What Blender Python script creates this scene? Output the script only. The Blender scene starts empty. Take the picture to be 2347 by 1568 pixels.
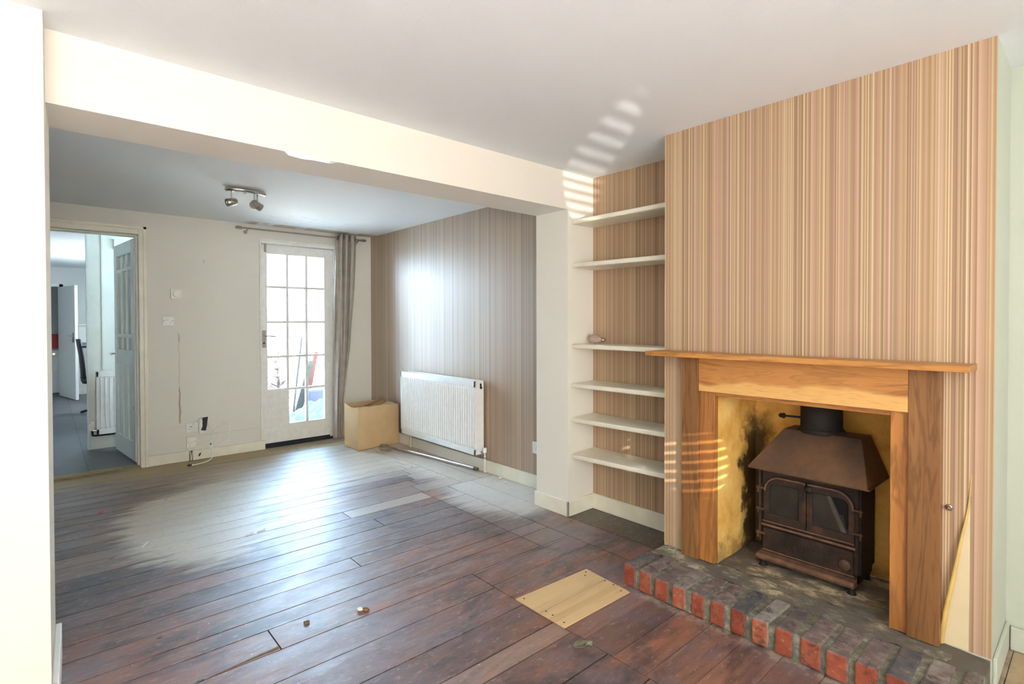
import bpy, bmesh, math, random
from mathutils import Vector, Matrix
random.seed(7)
scn = bpy.context.scene
COL = scn.collection
PI = math.pi

# ------------------------------------------------------------------ camera
W, H = 2347.0, 1568.0
yw, pt, ro = math.radians(41.6367), math.radians(-0.7626), math.radians(-0.1195)
F = Vector((math.sin(yw)*math.cos(pt), math.cos(yw)*math.cos(pt), math.sin(pt)))
R = Vector((math.cos(yw), -math.sin(yw), 0)); U = R.cross(F)
R2 = R*math.cos(ro)+U*math.sin(ro); U2 = -R*math.sin(ro)+U*math.cos(ro)
cd = bpy.data.cameras.new('camera'); cam = bpy.data.objects.new('camera', cd); COL.objects.link(cam)
cd.sensor_width = 36; cd.lens = 1211.0935/W*36
cd.shift_x = (1173.5-1179.68)/W; cd.shift_y = (753.16-784)/W
cd.clip_start = .02; cd.clip_end = 200
M = Matrix((R2, U2, -F)).transposed().to_4x4(); M.translation = (0, 0, 1.2539); cam.matrix_world = M
scn.camera = cam

# ------------------------------------------------------------------ world, light, exposure
vs = scn.view_settings
scn.display_settings.display_device = 'sRGB'
vs.view_transform = 'Standard'; vs.look = 'None'; vs.gamma = 1; vs.use_curve_mapping = False
vs.exposure = 1.58
wd = bpy.data.worlds.new('world'); scn.world = wd; wd.use_nodes = True
nt = wd.node_tree; nt.nodes.clear()
def wn(t, **k):
    n = nt.nodes.new(t)
    for a, b in k.items(): setattr(n, a, b)
    return n
tc = wn('ShaderNodeTexCoord'); sx = wn('ShaderNodeSeparateXYZ'); nt.links.new(tc.outputs['Generated'], sx.inputs[0])
mr = wn('ShaderNodeMapRange'); mr.inputs['From Min'].default_value = -.3; mr.inputs['From Max'].default_value = .3
nt.links.new(sx.outputs['Y'], mr.inputs['Value'])
mx = wn('ShaderNodeMix', data_type='RGBA'); nt.links.new(mr.outputs[0], mx.inputs['Factor'])
mx.inputs['A'].default_value = (1.0, .95, .86, 1)      # sunlit street side
mx.inputs['B'].default_value = (.38, .66, 1.0, 1)      # shaded garden side
bg = wn('ShaderNodeBackground')
ms_ = wn('ShaderNodeMapRange'); ms_.inputs['From Min'].default_value = -.3; ms_.inputs['From Max'].default_value = .3
ms_.inputs['To Min'].default_value = 2.6; ms_.inputs['To Max'].default_value = 9.0
nt.links.new(sx.outputs['Y'], ms_.inputs['Value']); nt.links.new(ms_.outputs[0], bg.inputs['Strength'])
nt.links.new(mx.outputs['Result'], bg.inputs['Color'])
ow = wn('ShaderNodeOutputWorld'); nt.links.new(bg.outputs[0], ow.inputs[0])
try:
    wd.cycles.sampling_method = 'AUTOMATIC'
except Exception: pass

def area(name, loc, rot, sx_, sy_, power, color, spread=PI):
    l = bpy.data.lights.new(name, 'AREA'); l.shape = 'RECTANGLE'; l.size = sx_; l.size_y = sy_
    l.energy = power; l.color = color; l.spread = spread
    o = bpy.data.objects.new(name, l); COL.objects.link(o); o.location = loc; o.rotation_euler = rot
    return o
# daylight entering by the street window, the garden door and the kitchen window
area('street_window_daylight', (-.35, -2.02, 1.25), (math.radians(106), 0, 0), 2.5, 1.3, 50, (.97, .985, 1.0))
area('garden_door_daylight', (2.0, 5.95, 2.38), (math.radians(-70), 0, 0), 1.7, 1.0, 155, (.58, .78, 1.0))
area('kitchen_window_daylight', (1.66, 9.2, 1.5), (0, math.radians(90), 0), 1.0, 1.2, 11, (.72, .88, .95))
def spot(name, loc, target, power, deg, color, size=.004):
    l = bpy.data.lights.new(name, 'SPOT'); l.energy = power; l.spot_size = math.radians(deg); l.spot_blend = .35
    l.color = color; l.shadow_soft_size = size
    o = bpy.data.objects.new(name, l); COL.objects.link(o); o.location = loc
    o.rotation_euler = (Vector(target)-Vector(loc)).to_track_quat('-Z', 'Y').to_euler()
    return o

sl = bpy.data.lights.new('sun', 'SUN'); sl.energy = 36; sl.angle = math.radians(.6); sl.color = (1, .97, .92)
so = bpy.data.objects.new('sun', sl); COL.objects.link(so); so.rotation_euler = Vector((.02, .75, -.66)).to_track_quat('-Z', 'Y').to_euler()
# spot lamps added outside the blind, imitating sun glints on alcove, ceiling and fireplace
g1 = spot('street_glint_spot', (-2.68, -4.57, .12), (2.63, 2.302, 2.22), 1300, 4.6, (1, .93, .84), .012); g1.scale = (.42, 1, 1)
g2 = spot('low_sun_spot', (-3.06, -5.76, 2.28), (2.43, 1.39, .535), 3600, 2.1, (1, .90, .74), .010); g2.scale = (.95, 1, 1)

# ------------------------------------------------------------------ helpers
class MB:
    def __init__(s): s.v = []; s.f = []; s.sm = []; s.tint = []; s.mi = []
    def add(s, vs_, fs, smooth=False, tint=None, mi=0):
        b = len(s.v); s.v += [tuple(p) for p in vs_]
        for f in fs:
            s.f.append([b+i for i in f]); s.sm.append(smooth); s.tint.append(tint); s.mi.append(mi)
        return s
    def box(s, x0, x1, y0, y1, z0, z1, tint=None, mi=0):
        v = [(x, y, z) for z in (z0, z1) for y in (y0, y1) for x in (x0, x1)]
        return s.add(v, [(0,2,3,1),(4,5,7,6),(0,1,5,4),(2,6,7,3),(0,4,6,2),(1,3,7,5)], tint=tint, mi=mi)
    def hexa(s, bot, top, tint=None):        # 4 bottom pts, 4 top pts (counter-clockwise)
        return s.add(list(bot)+list(top), [(3,2,1,0),(4,5,6,7),(0,1,5,4),(1,2,6,5),(2,3,7,6),(3,0,4,7)], tint=tint)
    def prism(s, poly, ax, a0, a1, smooth=False):
        n = len(poly)
        def P(p, a):
            return {'X': (a, p[0], p[1]), 'Y': (p[0], a, p[1]), 'Z': (p[0], p[1], a)}[ax]
        v = [P(p, a0) for p in poly]+[P(p, a1) for p in poly]
        s.add(v, [list(range(n))[::-1], list(range(n, 2*n))])
        b = len(s.v)-2*n
        for i in range(n):
            j = (i+1) % n
            s.f.append([b+i, b+j, b+n+j, b+n+i]); s.sm.append(smooth); s.tint.append(None); s.mi.append(0)
        return s
    def ring(s, outer, inner, ax, a0, a1):
        n = len(outer)
        def P(p, a):
            return {'X': (a, p[0], p[1]), 'Y': (p[0], a, p[1]), 'Z': (p[0], p[1], a)}[ax]
        v = [P(p, a0) for p in outer]+[P(p, a0) for p in inner]+[P(p, a1) for p in outer]+[P(p, a1) for p in inner]
        fs = []
        for i in range(n):
            j = (i+1) % n
            fs += [(i, j, n+j, n+i), (2*n+i, 3*n+i, 3*n+j, 2*n+j), (i, 2*n+i, 2*n+j, j), (n+i, n+j, 3*n+j, 3*n+i)]
        return s.add(v, fs)
    def tube(s, pts, r, n=8, cap=True):
        pts = [Vector(p) for p in pts]; rings = []
        up = Vector((0, 0, 1)); N = len(pts)
        rr = r if isinstance(r, (list, tuple)) else [r]*N
        prev = None
        for i, p in enumerate(pts):
            t = (pts[min(i+1, N-1)]-pts[max(i-1, 0)]).normalized()
            if prev is None:
                a = t.cross(up)
                if a.length < .05: a = t.cross(Vector((1, 0, 0)))
            else:
                a = prev-t*prev.dot(t)
            a.normalize(); prev = a; b = t.cross(a)
            rings.append([p+(a*math.cos(2*PI*k/n)+b*math.sin(2*PI*k/n))*rr[i] for k in range(n)])
        v = [q for rg in rings for q in rg]; fs = []
        for i in range(N-1):
            for k in range(n):
                k2 = (k+1) % n
                fs.append((i*n+k, i*n+k2, (i+1)*n+k2, (i+1)*n+k))
        s.add(v, fs, smooth=True)
        if cap:
            s.add(rings[0], [list(range(n))[::-1]]); s.add(rings[-1], [list(range(n))])
        return s
    def lathe(s, prof, c, d=(0, 0, 1), n=24):   # prof: (radius, along)
        d = Vector(d).normalized(); a = d.cross(Vector((0, 0, 1)))
        if a.length < .05: a = d.cross(Vector((1, 0, 0)))
        a.normalize(); b = d.cross(a); c = Vector(c)
        v = []
        for r, h in prof:
            for k in range(n):
                t = 2*PI*k/n; v.append(c+d*h+(a*math.cos(t)+b*math.sin(t))*r)
        fs = []
        for i in range(len(prof)-1):
            for k in range(n):
                k2 = (k+1) % n; fs.append((i*n+k, i*n+k2, (i+1)*n+k2, (i+1)*n+k))
        s.add(v, fs, smooth=True)
        for i, e in ((0, -1), (len(prof)-1, 1)):
            if prof[i][0] > 1e-4:
                rg = list(range(i*n, i*n+n)); s.add(v[i*n:i*n+n], [list(range(n))[::e]])
        return s
    def xf(s, fn):
        s.v = [tuple(fn(Vector(p))) for p in s.v]; return s
    def build(s, name, mat, parent=None, bevel=0, solid=0, subsurf=0, smooth=None, merge=False):
        me = bpy.data.meshes.new(name)
        o0 = parent
        off = Vector((0, 0, 0)); q = parent
        while q is not None: off += q.location; q = q.parent
        me.from_pydata([tuple(Vector(p)-off) for p in s.v], [], s.f)
        mats = mat if isinstance(mat, (list, tuple)) else [mat]
        for m in mats: me.materials.append(m)
        for p, sm, mi in zip(me.polygons, s.sm, s.mi):
            p.use_smooth = sm if smooth is None else smooth; p.material_index = mi
        if any(t is not None for t in s.tint):
            ca = me.color_attributes.new('tint', 'FLOAT_COLOR', 'CORNER')
            for p, t in zip(me.polygons, s.tint):
                t = t or (.5, 0, 0)
                for li in p.loop_indices: ca.data[li].color = (t[0], t[1], t[2], 1)
        bm = bmesh.new(); bm.from_mesh(me)
        if merge: bmesh.ops.remove_doubles(bm, verts=bm.verts, dist=1e-5)
        bmesh.ops.recalc_face_normals(bm, faces=bm.faces); bm.to_mesh(me); bm.free()
        o = bpy.data.objects.new(name, me); COL.objects.link(o)
        if parent is not None: o.parent = parent
        if solid:
            m = o.modifiers.new('solid', 'SOLIDIFY'); m.thickness = solid; m.offset = 0
        if bevel:
            m = o.modifiers.new('bevel', 'BEVEL'); m.width = bevel; m.segments = 2; m.limit_method = 'ANGLE'; m.angle_limit = math.radians(40)
        if subsurf:
            m = o.modifiers.new('sub', 'SUBSURF'); m.levels = subsurf; m.render_levels = subsurf
        return o

def tag(o, label, cat, group=None):
    o['label'] = label; o['category'] = cat
    if group: o['group'] = group
    return o
def thing(name, loc, label, cat, group=None):
    o = bpy.data.objects.new(name, None); COL.objects.link(o); o.location = loc
    o.empty_display_size = .05
    return tag(o, label, cat, group)
def struct(o, label=None, cat=None):
    o['kind'] = 'structure'
    if label: o['label'] = label
    if cat: o['category'] = cat
    return o
def catmull(pts, k=6):
    pts = [Vector(p) for p in pts]; out = []
    for i in range(len(pts)-1):
        p0, p1, p2, p3 = pts[max(i-1, 0)], pts[i], pts[i+1], pts[min(i+2, len(pts)-1)]
        for j in range(k):
            t = j/k
            out.append(.5*((2*p1)+(p2-p0)*t+(2*p0-5*p1+4*p2-p3)*t*t+(-p0+3*p1-3*p2+p3)*t**3))
    out.append(pts[-1]); return out
def roundrect(y0, y1, z0, z1, r, k=4, corners=(1, 1, 1, 1)):   # order: (y1,z1),(y0,z1),(y0,z0),(y1,z0)
    out = []
    for (cy, cz, a0, c) in ((y1, z1, 0, corners[0]), (y0, z1, 90, corners[1]), (y0, z0, 180, corners[2]), (y1, z0, 270, corners[3])):
        rr = r*c if c else .001
        sy = -1 if cy == y1 else 1; sz = -1 if cz == z1 else 1
        for i in range(k+1):
            a = math.radians(a0+90*i/k); out.append((cy+sy*rr+rr*math.cos(a), cz+sz*rr+rr*math.sin(a)))
    return out

# ------------------------------------------------------------------ material kit
class NG:
    def __init__(s, name):
        s.m = bpy.data.materials.new(name); s.m.use_nodes = True; s.t = s.m.node_tree; s.n = s.t.nodes; s.l = s.t.links
        s.b = s.n['Principled BSDF']; s.out = s.n['Material Output']
        s.tc = s.n.new('ShaderNodeTexCoord'); s.pos = s.tc.outputs['Object']
    def val(s, sock, v):
        if isinstance(v, bpy.types.NodeSocket): s.l.new(v, sock)
        else: sock.default_value = v
    def math(s, op, a, b=None, c=None, clamp=False):
        n = s.n.new('ShaderNodeMath'); n.operation = op; n.use_clamp = clamp
        for i, v in enumerate((a, b, c)):
            if v is not None: s.val(n.inputs[i], v)
        return n.outputs[0]
    def xyz(s, v=None):
        n = s.n.new('ShaderNodeSeparateXYZ'); s.l.new(v or s.pos, n.inputs[0]); return n.outputs
    def comb(s, x, y, z):
        n = s.n.new('ShaderNodeCombineXYZ')
        for i, v in enumerate((x, y, z)): s.val(n.inputs[i], v)
        return n.outputs[0]
    def scale(s, sc, v=None):
        n = s.n.new('ShaderNodeMapping'); n.inputs['Scale'].default_value = sc; s.l.new(v or s.pos, n.inputs[0]); return n.outputs[0]
    def noise(s, sc, v=None, detail=3, rough=.5, dist=0, out='Fac'):
        n = s.n.new('ShaderNodeTexNoise'); n.inputs['Scale'].default_value = sc; n.inputs['Detail'].default_value = detail
        n.inputs['Roughness'].default_value = rough; n.inputs['Distortion'].default_value = dist
        s.l.new(v or s.pos, n.inputs['Vector']); return n.outputs[out]
    def ramp(s, fac, stops, interp='LINEAR'):
        n = s.n.new('ShaderNodeValToRGB'); cr = n.color_ramp; cr.interpolation = interp
        while len(cr.elements) < len(stops): cr.elements.new(.5)
        for e, (p, c) in zip(cr.elements, stops):
            e.position = p; e.color = (c[0], c[1], c[2], 1) if isinstance(c, tuple) else (c, c, c, 1)
        s.l.new(fac, n.inputs[0]); return n.outputs[0]
    def mix(s, f, a, b, mode='MIX'):
        n = s.n.new('ShaderNodeMix'); n.data_type = 'RGBA'; n.blend_type = mode
        s.val(n.inputs['Factor'], f)
        for k, v in (('A', a), ('B', b)):
            if isinstance(v, tuple) and len(v) == 3: v = (*v, 1)
            s.val(n.inputs[k], v)
        return n.outputs['Result']
    def white(s, v):
        n = s.n.new('ShaderNodeTexWhiteNoise'); n.noise_dimensions = '1D'; s.l.new(v, n.inputs['W']); return n.outputs['Value']
    def step(s, v, a, b):
        n = s.n.new('ShaderNodeMapRange'); n.interpolation_type = 'SMOOTHSTEP'
        n.inputs['From Min'].default_value = a; n.inputs['From Max'].default_value = b; s.l.new(v, n.inputs['Value']); return n.outputs[0]
    def bump(s, h, strength=.3, dist=.01):
        n = s.n.new('ShaderNodeBump'); n.inputs['Strength'].default_value = strength; n.inputs['Distance'].default_value = dist
        s.l.new(h, n.inputs['Height']); s.l.new(n.outputs[0], s.b.inputs['Normal']); return n
    def attr(s, name='tint'):
        n = s.n.new('ShaderNodeAttribute'); n.attribute_name = name; return n.outputs['Color']
    def fin(s, col=None, rough=None, metal=None, spec=None):
        if col is not None: s.val(s.b.inputs['Base Color'], (*col, 1) if isinstance(col, tuple) else col)
        if rough is not None: s.val(s.b.inputs['Roughness'], rough)
        if metal is not None: s.val(s.b.inputs['Metallic'], metal)
        if spec is not None: s.val(s.b.inputs['Specular IOR Level'], spec)
        return s.m

def simple(name, col, rough=.5, metal=0, var=.08, sc=20, bump=0, spec=.5):
    g = NG(name); n = g.noise(sc, detail=4)
    dark = tuple(c*(1-var) for c in col); lite = tuple(min(1, c*(1+var)) for c in col)
    if bump: g.bump(g.noise(sc*6, detail=2), bump, .002)
    return g.fin(g.ramp(n, [(.3, dark), (.7, lite)]), rough, metal, spec)

M = {}
def plaster(name, col, grime=(.55, .45, .33), amt=.25, bump=.12, bscale=140):
    g = NG(name); n = g.noise(1.3, detail=6, rough=.6); fine = g.noise(60, detail=3)
    c = g.mix(g.math('MULTIPLY', g.step(n, .5, .85), amt), col, grime)
    c = g.mix(g.math('MULTIPLY', fine, .08), c, tuple(x*.6 for x in col))
    g.bump(g.noise(bscale, detail=3), bump, .004)
    return g.fin(c, .75, 0, .25)
M['ceiling'] = plaster('ceiling_paint', (.85, .90, .94), (.8, .78, .74), .15)
M['cream'] = plaster('cream_wall_paint', (.82, .78, .67), (.66, .55, .40), .18, .1)
M['beam'] = plaster('cream_beam_paint', (.84, .79, .70), (.7, .62, .5), .1, .08)
M['grey_cream'] = plaster('pillar_paint', (.84, .81, .72), (.66, .58, .44), .15)
M['greenish'] = plaster('pale_green_white_paint', (.56, .60, .51), (.5, .5, .42), .15)
M['white_paint'] = simple('white_gloss_paint', (.86, .85, .80), .35, var=.05)
M['cream_gloss'] = simple('cream_gloss_paint', (.84, .80, .66), .35, var=.06, sc=8)
M['outdoor_white'] = simple('white_render', (.85, .88, .9), .8)

# back wall: cream woodchip with a rusty crack
g = NG('back_wall_paint'); x, y, z = g.xyz()[:3]
n = g.noise(1.2, detail=6, rough=.6)
c = g.mix(g.math('MULTIPLY', g.step(n, .48, .8), .28), (.79, .77, .69), (.70, .61, .48))
wob = g.math('MULTIPLY', g.math('SUBTRACT', g.noise(9, detail=3), .5), .035)
d = g.math('ABSOLUTE', g.math('SUBTRACT', g.math('ADD', x, wob), .895))
line = g.math('SUBTRACT', 1, g.step(d, .002, .011))
zr = g.math('MULTIPLY', g.step(z, .33, .36), g.math('SUBTRACT', 1, g.step(z, .64, .70)))
zr2 = g.math('MULTIPLY', g.math('MULTIPLY', g.step(z, 1.05, 1.1), g.math('SUBTRACT', 1, g.step(z, 1.12, 1.18))), .7)
faint = g.math('MULTIPLY', g.math('MULTIPLY', g.step(z, .6, .7), g.math('SUBTRACT', 1, g.step(z, 1.1, 1.2))), .25)
c = g.mix(g.math('MULTIPLY', line, g.math('MAXIMUM', faint, g.math('MAXIMUM', zr, zr2))), c, (.45, .36, .26))
g.bump(g.noise(170, detail=3), .25, .004); M['back_wall'] = g.fin(c, .75, 0, .25)

# ceiling of the rear room with torn and flaking paint near the window
g = NG('ceiling_flaking_paint'); x, y, z = g.xyz()[:3]
inb = g.math('MULTIPLY', g.math('MULTIPLY', g.step(x, 1.35, 1.6), g.math('SUBTRACT', 1, g.step(x, 2.3, 2.5))), g.step(y, 4.75, 4.95))
tn = g.noise(3.2, g.scale((1, 2.2, 1)), detail=5, rough=.62, dist=.6)
e1 = g.math('SUBTRACT', 1, g.step(g.math('ABSOLUTE', g.math('SUBTRACT', tn, .5)), .003, .014))
base = g.mix(g.math('MULTIPLY', g.step(g.noise(1, detail=5), .5, .8), .15), (.90, .92, .92), (.80, .80, .78))
c = g.mix(g.math('MULTIPLY', e1, g.math('MULTIPLY', inb, .40)), base, (.50, .50, .47))
edge = g.math('MULTIPLY', g.math('MULTIPLY', g.step(y, 5.34, 5.40), g.step(g.noise(5, g.scale((1, .3, 1)), detail=4), .42, .5)), g.math('MULTIPLY', g.step(x, 1.4, 1.5), .8))
c = g.mix(edge, c, (.55, .47, .36))
h = g.math('ADD', g.noise(140, detail=3), g.math('MULTIPLY', g.math('MULTIPLY', g.step(tn, .47, .53), inb), 4))
g.bump(h, .10, .004); M['ceiling_back'] = g.fin(c, .75, 0, .25)

# striped wallpaper (stripes run up the wall, across Y)
def wallpaper(name, rough, spec, dim=1.0):
    g = NG(name); x, y, z = g.xyz()[:3]
    yy = g.math('ADD', y, 10)
    stops = [(0, (.30, .19, .11)), (.14, (.50, .34, .20)), (.26, (.62, .48, .27)), (.38, (.56, .36, .30)), (.50, (.42, .27, .15)),
             (.60, (.76, .60, .38)), (.68, (.54, .38, .23)), (.79, (.40, .24, .18)), (.88, (.86, .72, .48)), (.95, (.50, .34, .20))]
    w1 = g.white(g.math('FLOOR', g.math('MULTIPLY', g.math('MODULO', yy, .53), 240)))
    w2 = g.white(g.math('FLOOR', g.math('ADD', g.math('MULTIPLY', g.math('MODULO', yy, .53), 131), .4)))
    w3 = g.white(g.math('FLOOR', g.math('MULTIPLY', g.math('MODULO', yy, .53), 27)))
    c1 = g.ramp(w1, stops, 'CONSTANT'); c2 = g.ramp(w2, stops, 'CONSTANT')
    c = g.mix(.28, c1, c2)
    c = g.mix(.12, c, g.ramp(w3, [(0, (.56, .37, .28)), (.4, (.56, .45, .25)), (.7, (.62, .42, .32))], 'CONSTANT'))
    c = g.mix(g.math('MULTIPLY', g.noise(220, g.scale((1, 1, .25)), detail=2), .14), c, (.35, .22, .14))
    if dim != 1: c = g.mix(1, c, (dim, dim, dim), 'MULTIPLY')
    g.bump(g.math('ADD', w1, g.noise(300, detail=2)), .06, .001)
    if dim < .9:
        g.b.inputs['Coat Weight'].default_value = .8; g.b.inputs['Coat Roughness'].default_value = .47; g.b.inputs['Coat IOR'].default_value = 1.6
    return g.fin(c, rough, 0, spec)
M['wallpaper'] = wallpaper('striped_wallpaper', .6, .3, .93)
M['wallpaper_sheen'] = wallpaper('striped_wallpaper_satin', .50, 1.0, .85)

# floorboards
g = NG('stained_floorboards'); x, y, z = g.xyz()[:3]
at = g.attr(); ar, ag, ab = g.xyz(at)[:3]
sn = g.noise(5, g.scale((.35, 2.4, 1)), detail=7, rough=.62, dist=.4)
bl = g.noise(1.6, detail=6, rough=.62)
c = g.ramp(sn, [(.25, (.05, .027, .028)), (.42, (.16, .070, .055)), (.52, (.27, .12, .075)), (.62, (.14, .08, .075)), (.75, (.42, .24, .16))])
c = g.mix(g.math('MULTIPLY', g.step(bl, .40, .62), .72), c, (.19, .155, .185))
c = g.mix(g.math('MULTIPLY', g.step(g.noise(2.7, g.scale((.6, 1.5, 1)), detail=5, rough=.6), .54, .66), .7), c, (.38, .135, .055))
dk = g.noise(1.9, g.scale((.7, 1.3, 1)), detail=7, rough=.7, dist=.5)
c = g.mix(g.math('MULTIPLY', g.step(dk, .50, .62), .78), c, (.035, .025, .026))
c = g.mix(g.math('MULTIPLY', ar, .40), c, (.02, .012, .012))
edgen = g.math('MULTIPLY', g.math('SUBTRACT', g.noise(6, g.scale((.4, 2, 1)), detail=6, rough=.65), .5), 1.3)
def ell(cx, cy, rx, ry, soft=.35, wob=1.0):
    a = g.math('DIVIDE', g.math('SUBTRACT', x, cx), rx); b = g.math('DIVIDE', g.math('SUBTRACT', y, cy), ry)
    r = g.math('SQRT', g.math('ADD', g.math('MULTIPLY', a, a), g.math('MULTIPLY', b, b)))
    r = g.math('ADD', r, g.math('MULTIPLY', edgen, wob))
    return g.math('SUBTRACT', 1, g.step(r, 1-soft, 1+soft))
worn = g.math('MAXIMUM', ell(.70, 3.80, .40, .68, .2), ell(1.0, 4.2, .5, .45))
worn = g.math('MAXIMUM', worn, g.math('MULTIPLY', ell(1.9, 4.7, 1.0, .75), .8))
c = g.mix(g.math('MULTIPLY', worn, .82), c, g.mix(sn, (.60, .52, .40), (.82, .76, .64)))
scuff = g.math('MULTIPLY', ell(1.15, 2.7, .7, .8, .6), g.step(g.noise(9, g.scale((.5, 1.6, 1)), detail=6, rough=.7), .48, .62))
c = g.mix(g.math('MULTIPLY', scuff, .35), c, (.34, .32, .33))
back = g.step(g.math('ADD', y, g.math('MULTIPLY', edgen, .12)), 5.16, 5.24)
c = g.mix(g.math('MULTIPLY', back, .9), c, g.mix(sn, (.36, .26, .10), (.60, .47, .22)))
yel = g.math('MULTIPLY', g.step(g.math('ADD', y, g.math('MULTIPLY', edgen, .5)), 4.5, 5.1), .5)
c = g.mix(yel, c, (.26, .17, .07))
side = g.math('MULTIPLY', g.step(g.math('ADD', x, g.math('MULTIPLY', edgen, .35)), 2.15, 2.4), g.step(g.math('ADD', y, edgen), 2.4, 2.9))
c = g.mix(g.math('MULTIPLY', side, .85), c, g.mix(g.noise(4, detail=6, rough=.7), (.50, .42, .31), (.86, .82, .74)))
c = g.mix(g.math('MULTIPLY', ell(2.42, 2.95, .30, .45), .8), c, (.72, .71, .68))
c = g.mix(g.math('MULTIPLY', ag, .7), c, (.55, .46, .38))
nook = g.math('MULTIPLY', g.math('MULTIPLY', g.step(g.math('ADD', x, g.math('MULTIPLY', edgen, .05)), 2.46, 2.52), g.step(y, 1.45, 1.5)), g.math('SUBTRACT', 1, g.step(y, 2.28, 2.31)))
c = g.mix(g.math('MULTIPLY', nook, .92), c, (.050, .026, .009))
dirt = g.math('MULTIPLY', g.math('MULTIPLY', g.step(g.math('ADD', x, g.math('MULTIPLY', edgen, .04)), 1.985, 2.03), g.math('SUBTRACT', 1, g.step(y, 1.50, 1.56))), g.step(g.noise(14, detail=6, rough=.75), .44, .58))
c = g.mix(g.math('MULTIPLY', dirt, .65), c, (.42, .36, .27))
tan = g.math('MULTIPLY', g.step(x, 2.42, 2.46), g.math('SUBTRACT', 1, g.step(y, .2, .27)))
c = g.mix(g.math('MULTIPLY', tan, .9), c, g.mix(sn, (.36, .22, .10), (.60, .45, .26)))
vo = g.n.new('ShaderNodeTexVoronoi'); vo.inputs['Scale'].default_value = 11; g.l.new(g.scale((1, 1, 0)), vo.inputs['Vector'])
spk = g.math('MULTIPLY', g.math('SUBTRACT', 1, g.step(vo.outputs['Distance'], .03, .045)), .75)
c = g.mix(spk, c, (.62, .58, .52))
vo2 = g.n.new('ShaderNodeTexVoronoi'); vo2.inputs['Scale'].default_value = 3.4; g.l.new(g.scale((1, 1.3, 0)), vo2.inputs['Vector'])
c = g.mix(g.math('SUBTRACT', 1, g.step(vo2.outputs['Distance'], .03, .05)), c, (.012, .008, .007))
scr_unused = g.math('SUBTRACT', 1, g.step(g.math('ABSOLUTE', g.math('SUBTRACT', g.noise(1.1, g.scale((1, 1, 1)), detail=2, dist=1.5), .5)), .0006, .0022))
rg = g.math('ADD', g.math('MULTIPLY', g.noise(7, g.scale((.6, 1.5, 1)), detail=6, rough=.65), .45), .22)
grit = g.noise(42, g.scale((.5, 1.2, 1)), detail=5, rough=.75)
c = g.mix(g.math('MULTIPLY', g.step(grit, .55, .66), .50), c, (.38, .31, .27)); c = g.mix(g.math('MULTIPLY', g.math('SUBTRACT', 1, g.step(grit, .32, .44)), .45), c, (.025, .016, .014))
rg = g.math('ADD', rg, g.math('MULTIPLY', g.math('MAXIMUM', back, side), .25), clamp=True)
g.bump(g.math('ADD', g.math('ADD', g.noise(3, g.scale((.4, 3, 1)), detail=3), g.math('MULTIPLY', g.noise(14, g.scale((.7, 1.2, 1)), detail=5, rough=.7, dist=1.0), .30)), g.math('MULTIPLY', g.noise(30, g.scale((.3, 2, 1)), detail=6, rough=.7), .40)), .26, .014)
g.b.inputs['Coat Weight'].default_value = .55; g.val(g.b.inputs['Coat Roughness'], g.math('ADD', .22, g.math('MULTIPLY', g.noise(5, g.scale((.7, 1.4, 1)), detail=7, rough=.72), .55))); g.b.inputs['Coat IOR'].default_value = 1.6
M['floor'] = g.fin(c, rg, 0, .6)
M['subfloor'] = simple('dark_gap', (.012, .008, .006), .95)

def wood(name, a, b, cdark, axis='Z', sc=1.0, rough=.38, dist=2.0, ring=6):
    g = NG(name)
    k = {'X': (.12, 1, 1), 'Y': (1, .12, 1), 'Z': (1, 1, .10)}[axis]
    v = g.scale(tuple(q*sc for q in k))
    n1 = g.noise(ring, v, detail=4, rough=.55, dist=dist)
    n2 = g.noise(120, v, detail=3)
    bands = g.math('FRACT', g.math('MULTIPLY', n1, 7))
    tri = g.math('ABSOLUTE', g.math('SUBTRACT', g.math('MULTIPLY', bands, 2), 1))
    c = g.ramp(g.noise(ring*.5, v, detail=3, dist=1.2), [(.32, b), (.62, a)])
    c = g.mix(g.math('MULTIPLY', g.step(tri, .45, 1), .38), c, cdark)
    c = g.mix(g.math('MULTIPLY', g.step(n2, .5, .7), .25), c, cdark)
    g.bump(n2, .08, .002); return g.fin(c, rough, 0, .45)
M['oak_lintel'] = wood('warm_oak_along', (.66, .33, .09), (.36, .135, .035), (.12, .045, .015), 'Y')
M['oak_jamb'] = wood('warm_oak_upright', (.52, .225, .06), (.28, .105, .032), (.10, .042, .016), 'Z')
M['oak_dark'] = wood('dark_oak_upright', (.36, .175, .062), (.21, .095, .034), (.07, .03, .012), 'Z')
g = NG('lintel_board'); x, y, z = g.xyz()[:3]
v = g.scale((1, .35, 2.2)); n1 = g.noise(4.5, v, detail=5, rough=.55, dist=1.6)
fl_ = g.math('ABSOLUTE', g.math('SUBTRACT', g.math('MULTIPLY', g.math('FRACT', g.math('MULTIPLY', n1, 8)), 2), 1))
c = g.ramp(n1, [(.30, (.42, .17, .045)), (.5, (.60, .28, .08)), (.7, (.36, .14, .04))])
c = g.mix(g.math('MULTIPLY', g.step(fl_, .5, 1), .35), c, (.20, .075, .022))
sap = g.math('SUBTRACT', 1, g.step(g.math('ADD', z, g.math('MULTIPLY', g.math('SUBTRACT', g.noise(2.2, g.scale((1, 1, .3)), detail=3), .5), .16)), .862, .885))
c = g.mix(g.math('MULTIPLY', sap, .8), c, (.82, .50, .17))
fine = g.noise(120, g.scale((1, .12, 1)), detail=3); c = g.mix(g.math('MULTIPLY', g.step(fine, .5, .7), .22), c, (.24, .10, .03))
g.bump(fine, .08, .002); M['lintel'] = g.fin(c, .38, 0, .45)
M['plywood'] = wood('pale_plywood', (.72, .52, .28), (.62, .42, .20), (.45, .28, .12), 'X', .5, .6, 1.0, 3)
M['old_wood'] = wood('weathered_softwood', (.45, .36, .25), (.30, .23, .15), (.15, .11, .07), 'X', 1, .8)
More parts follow.
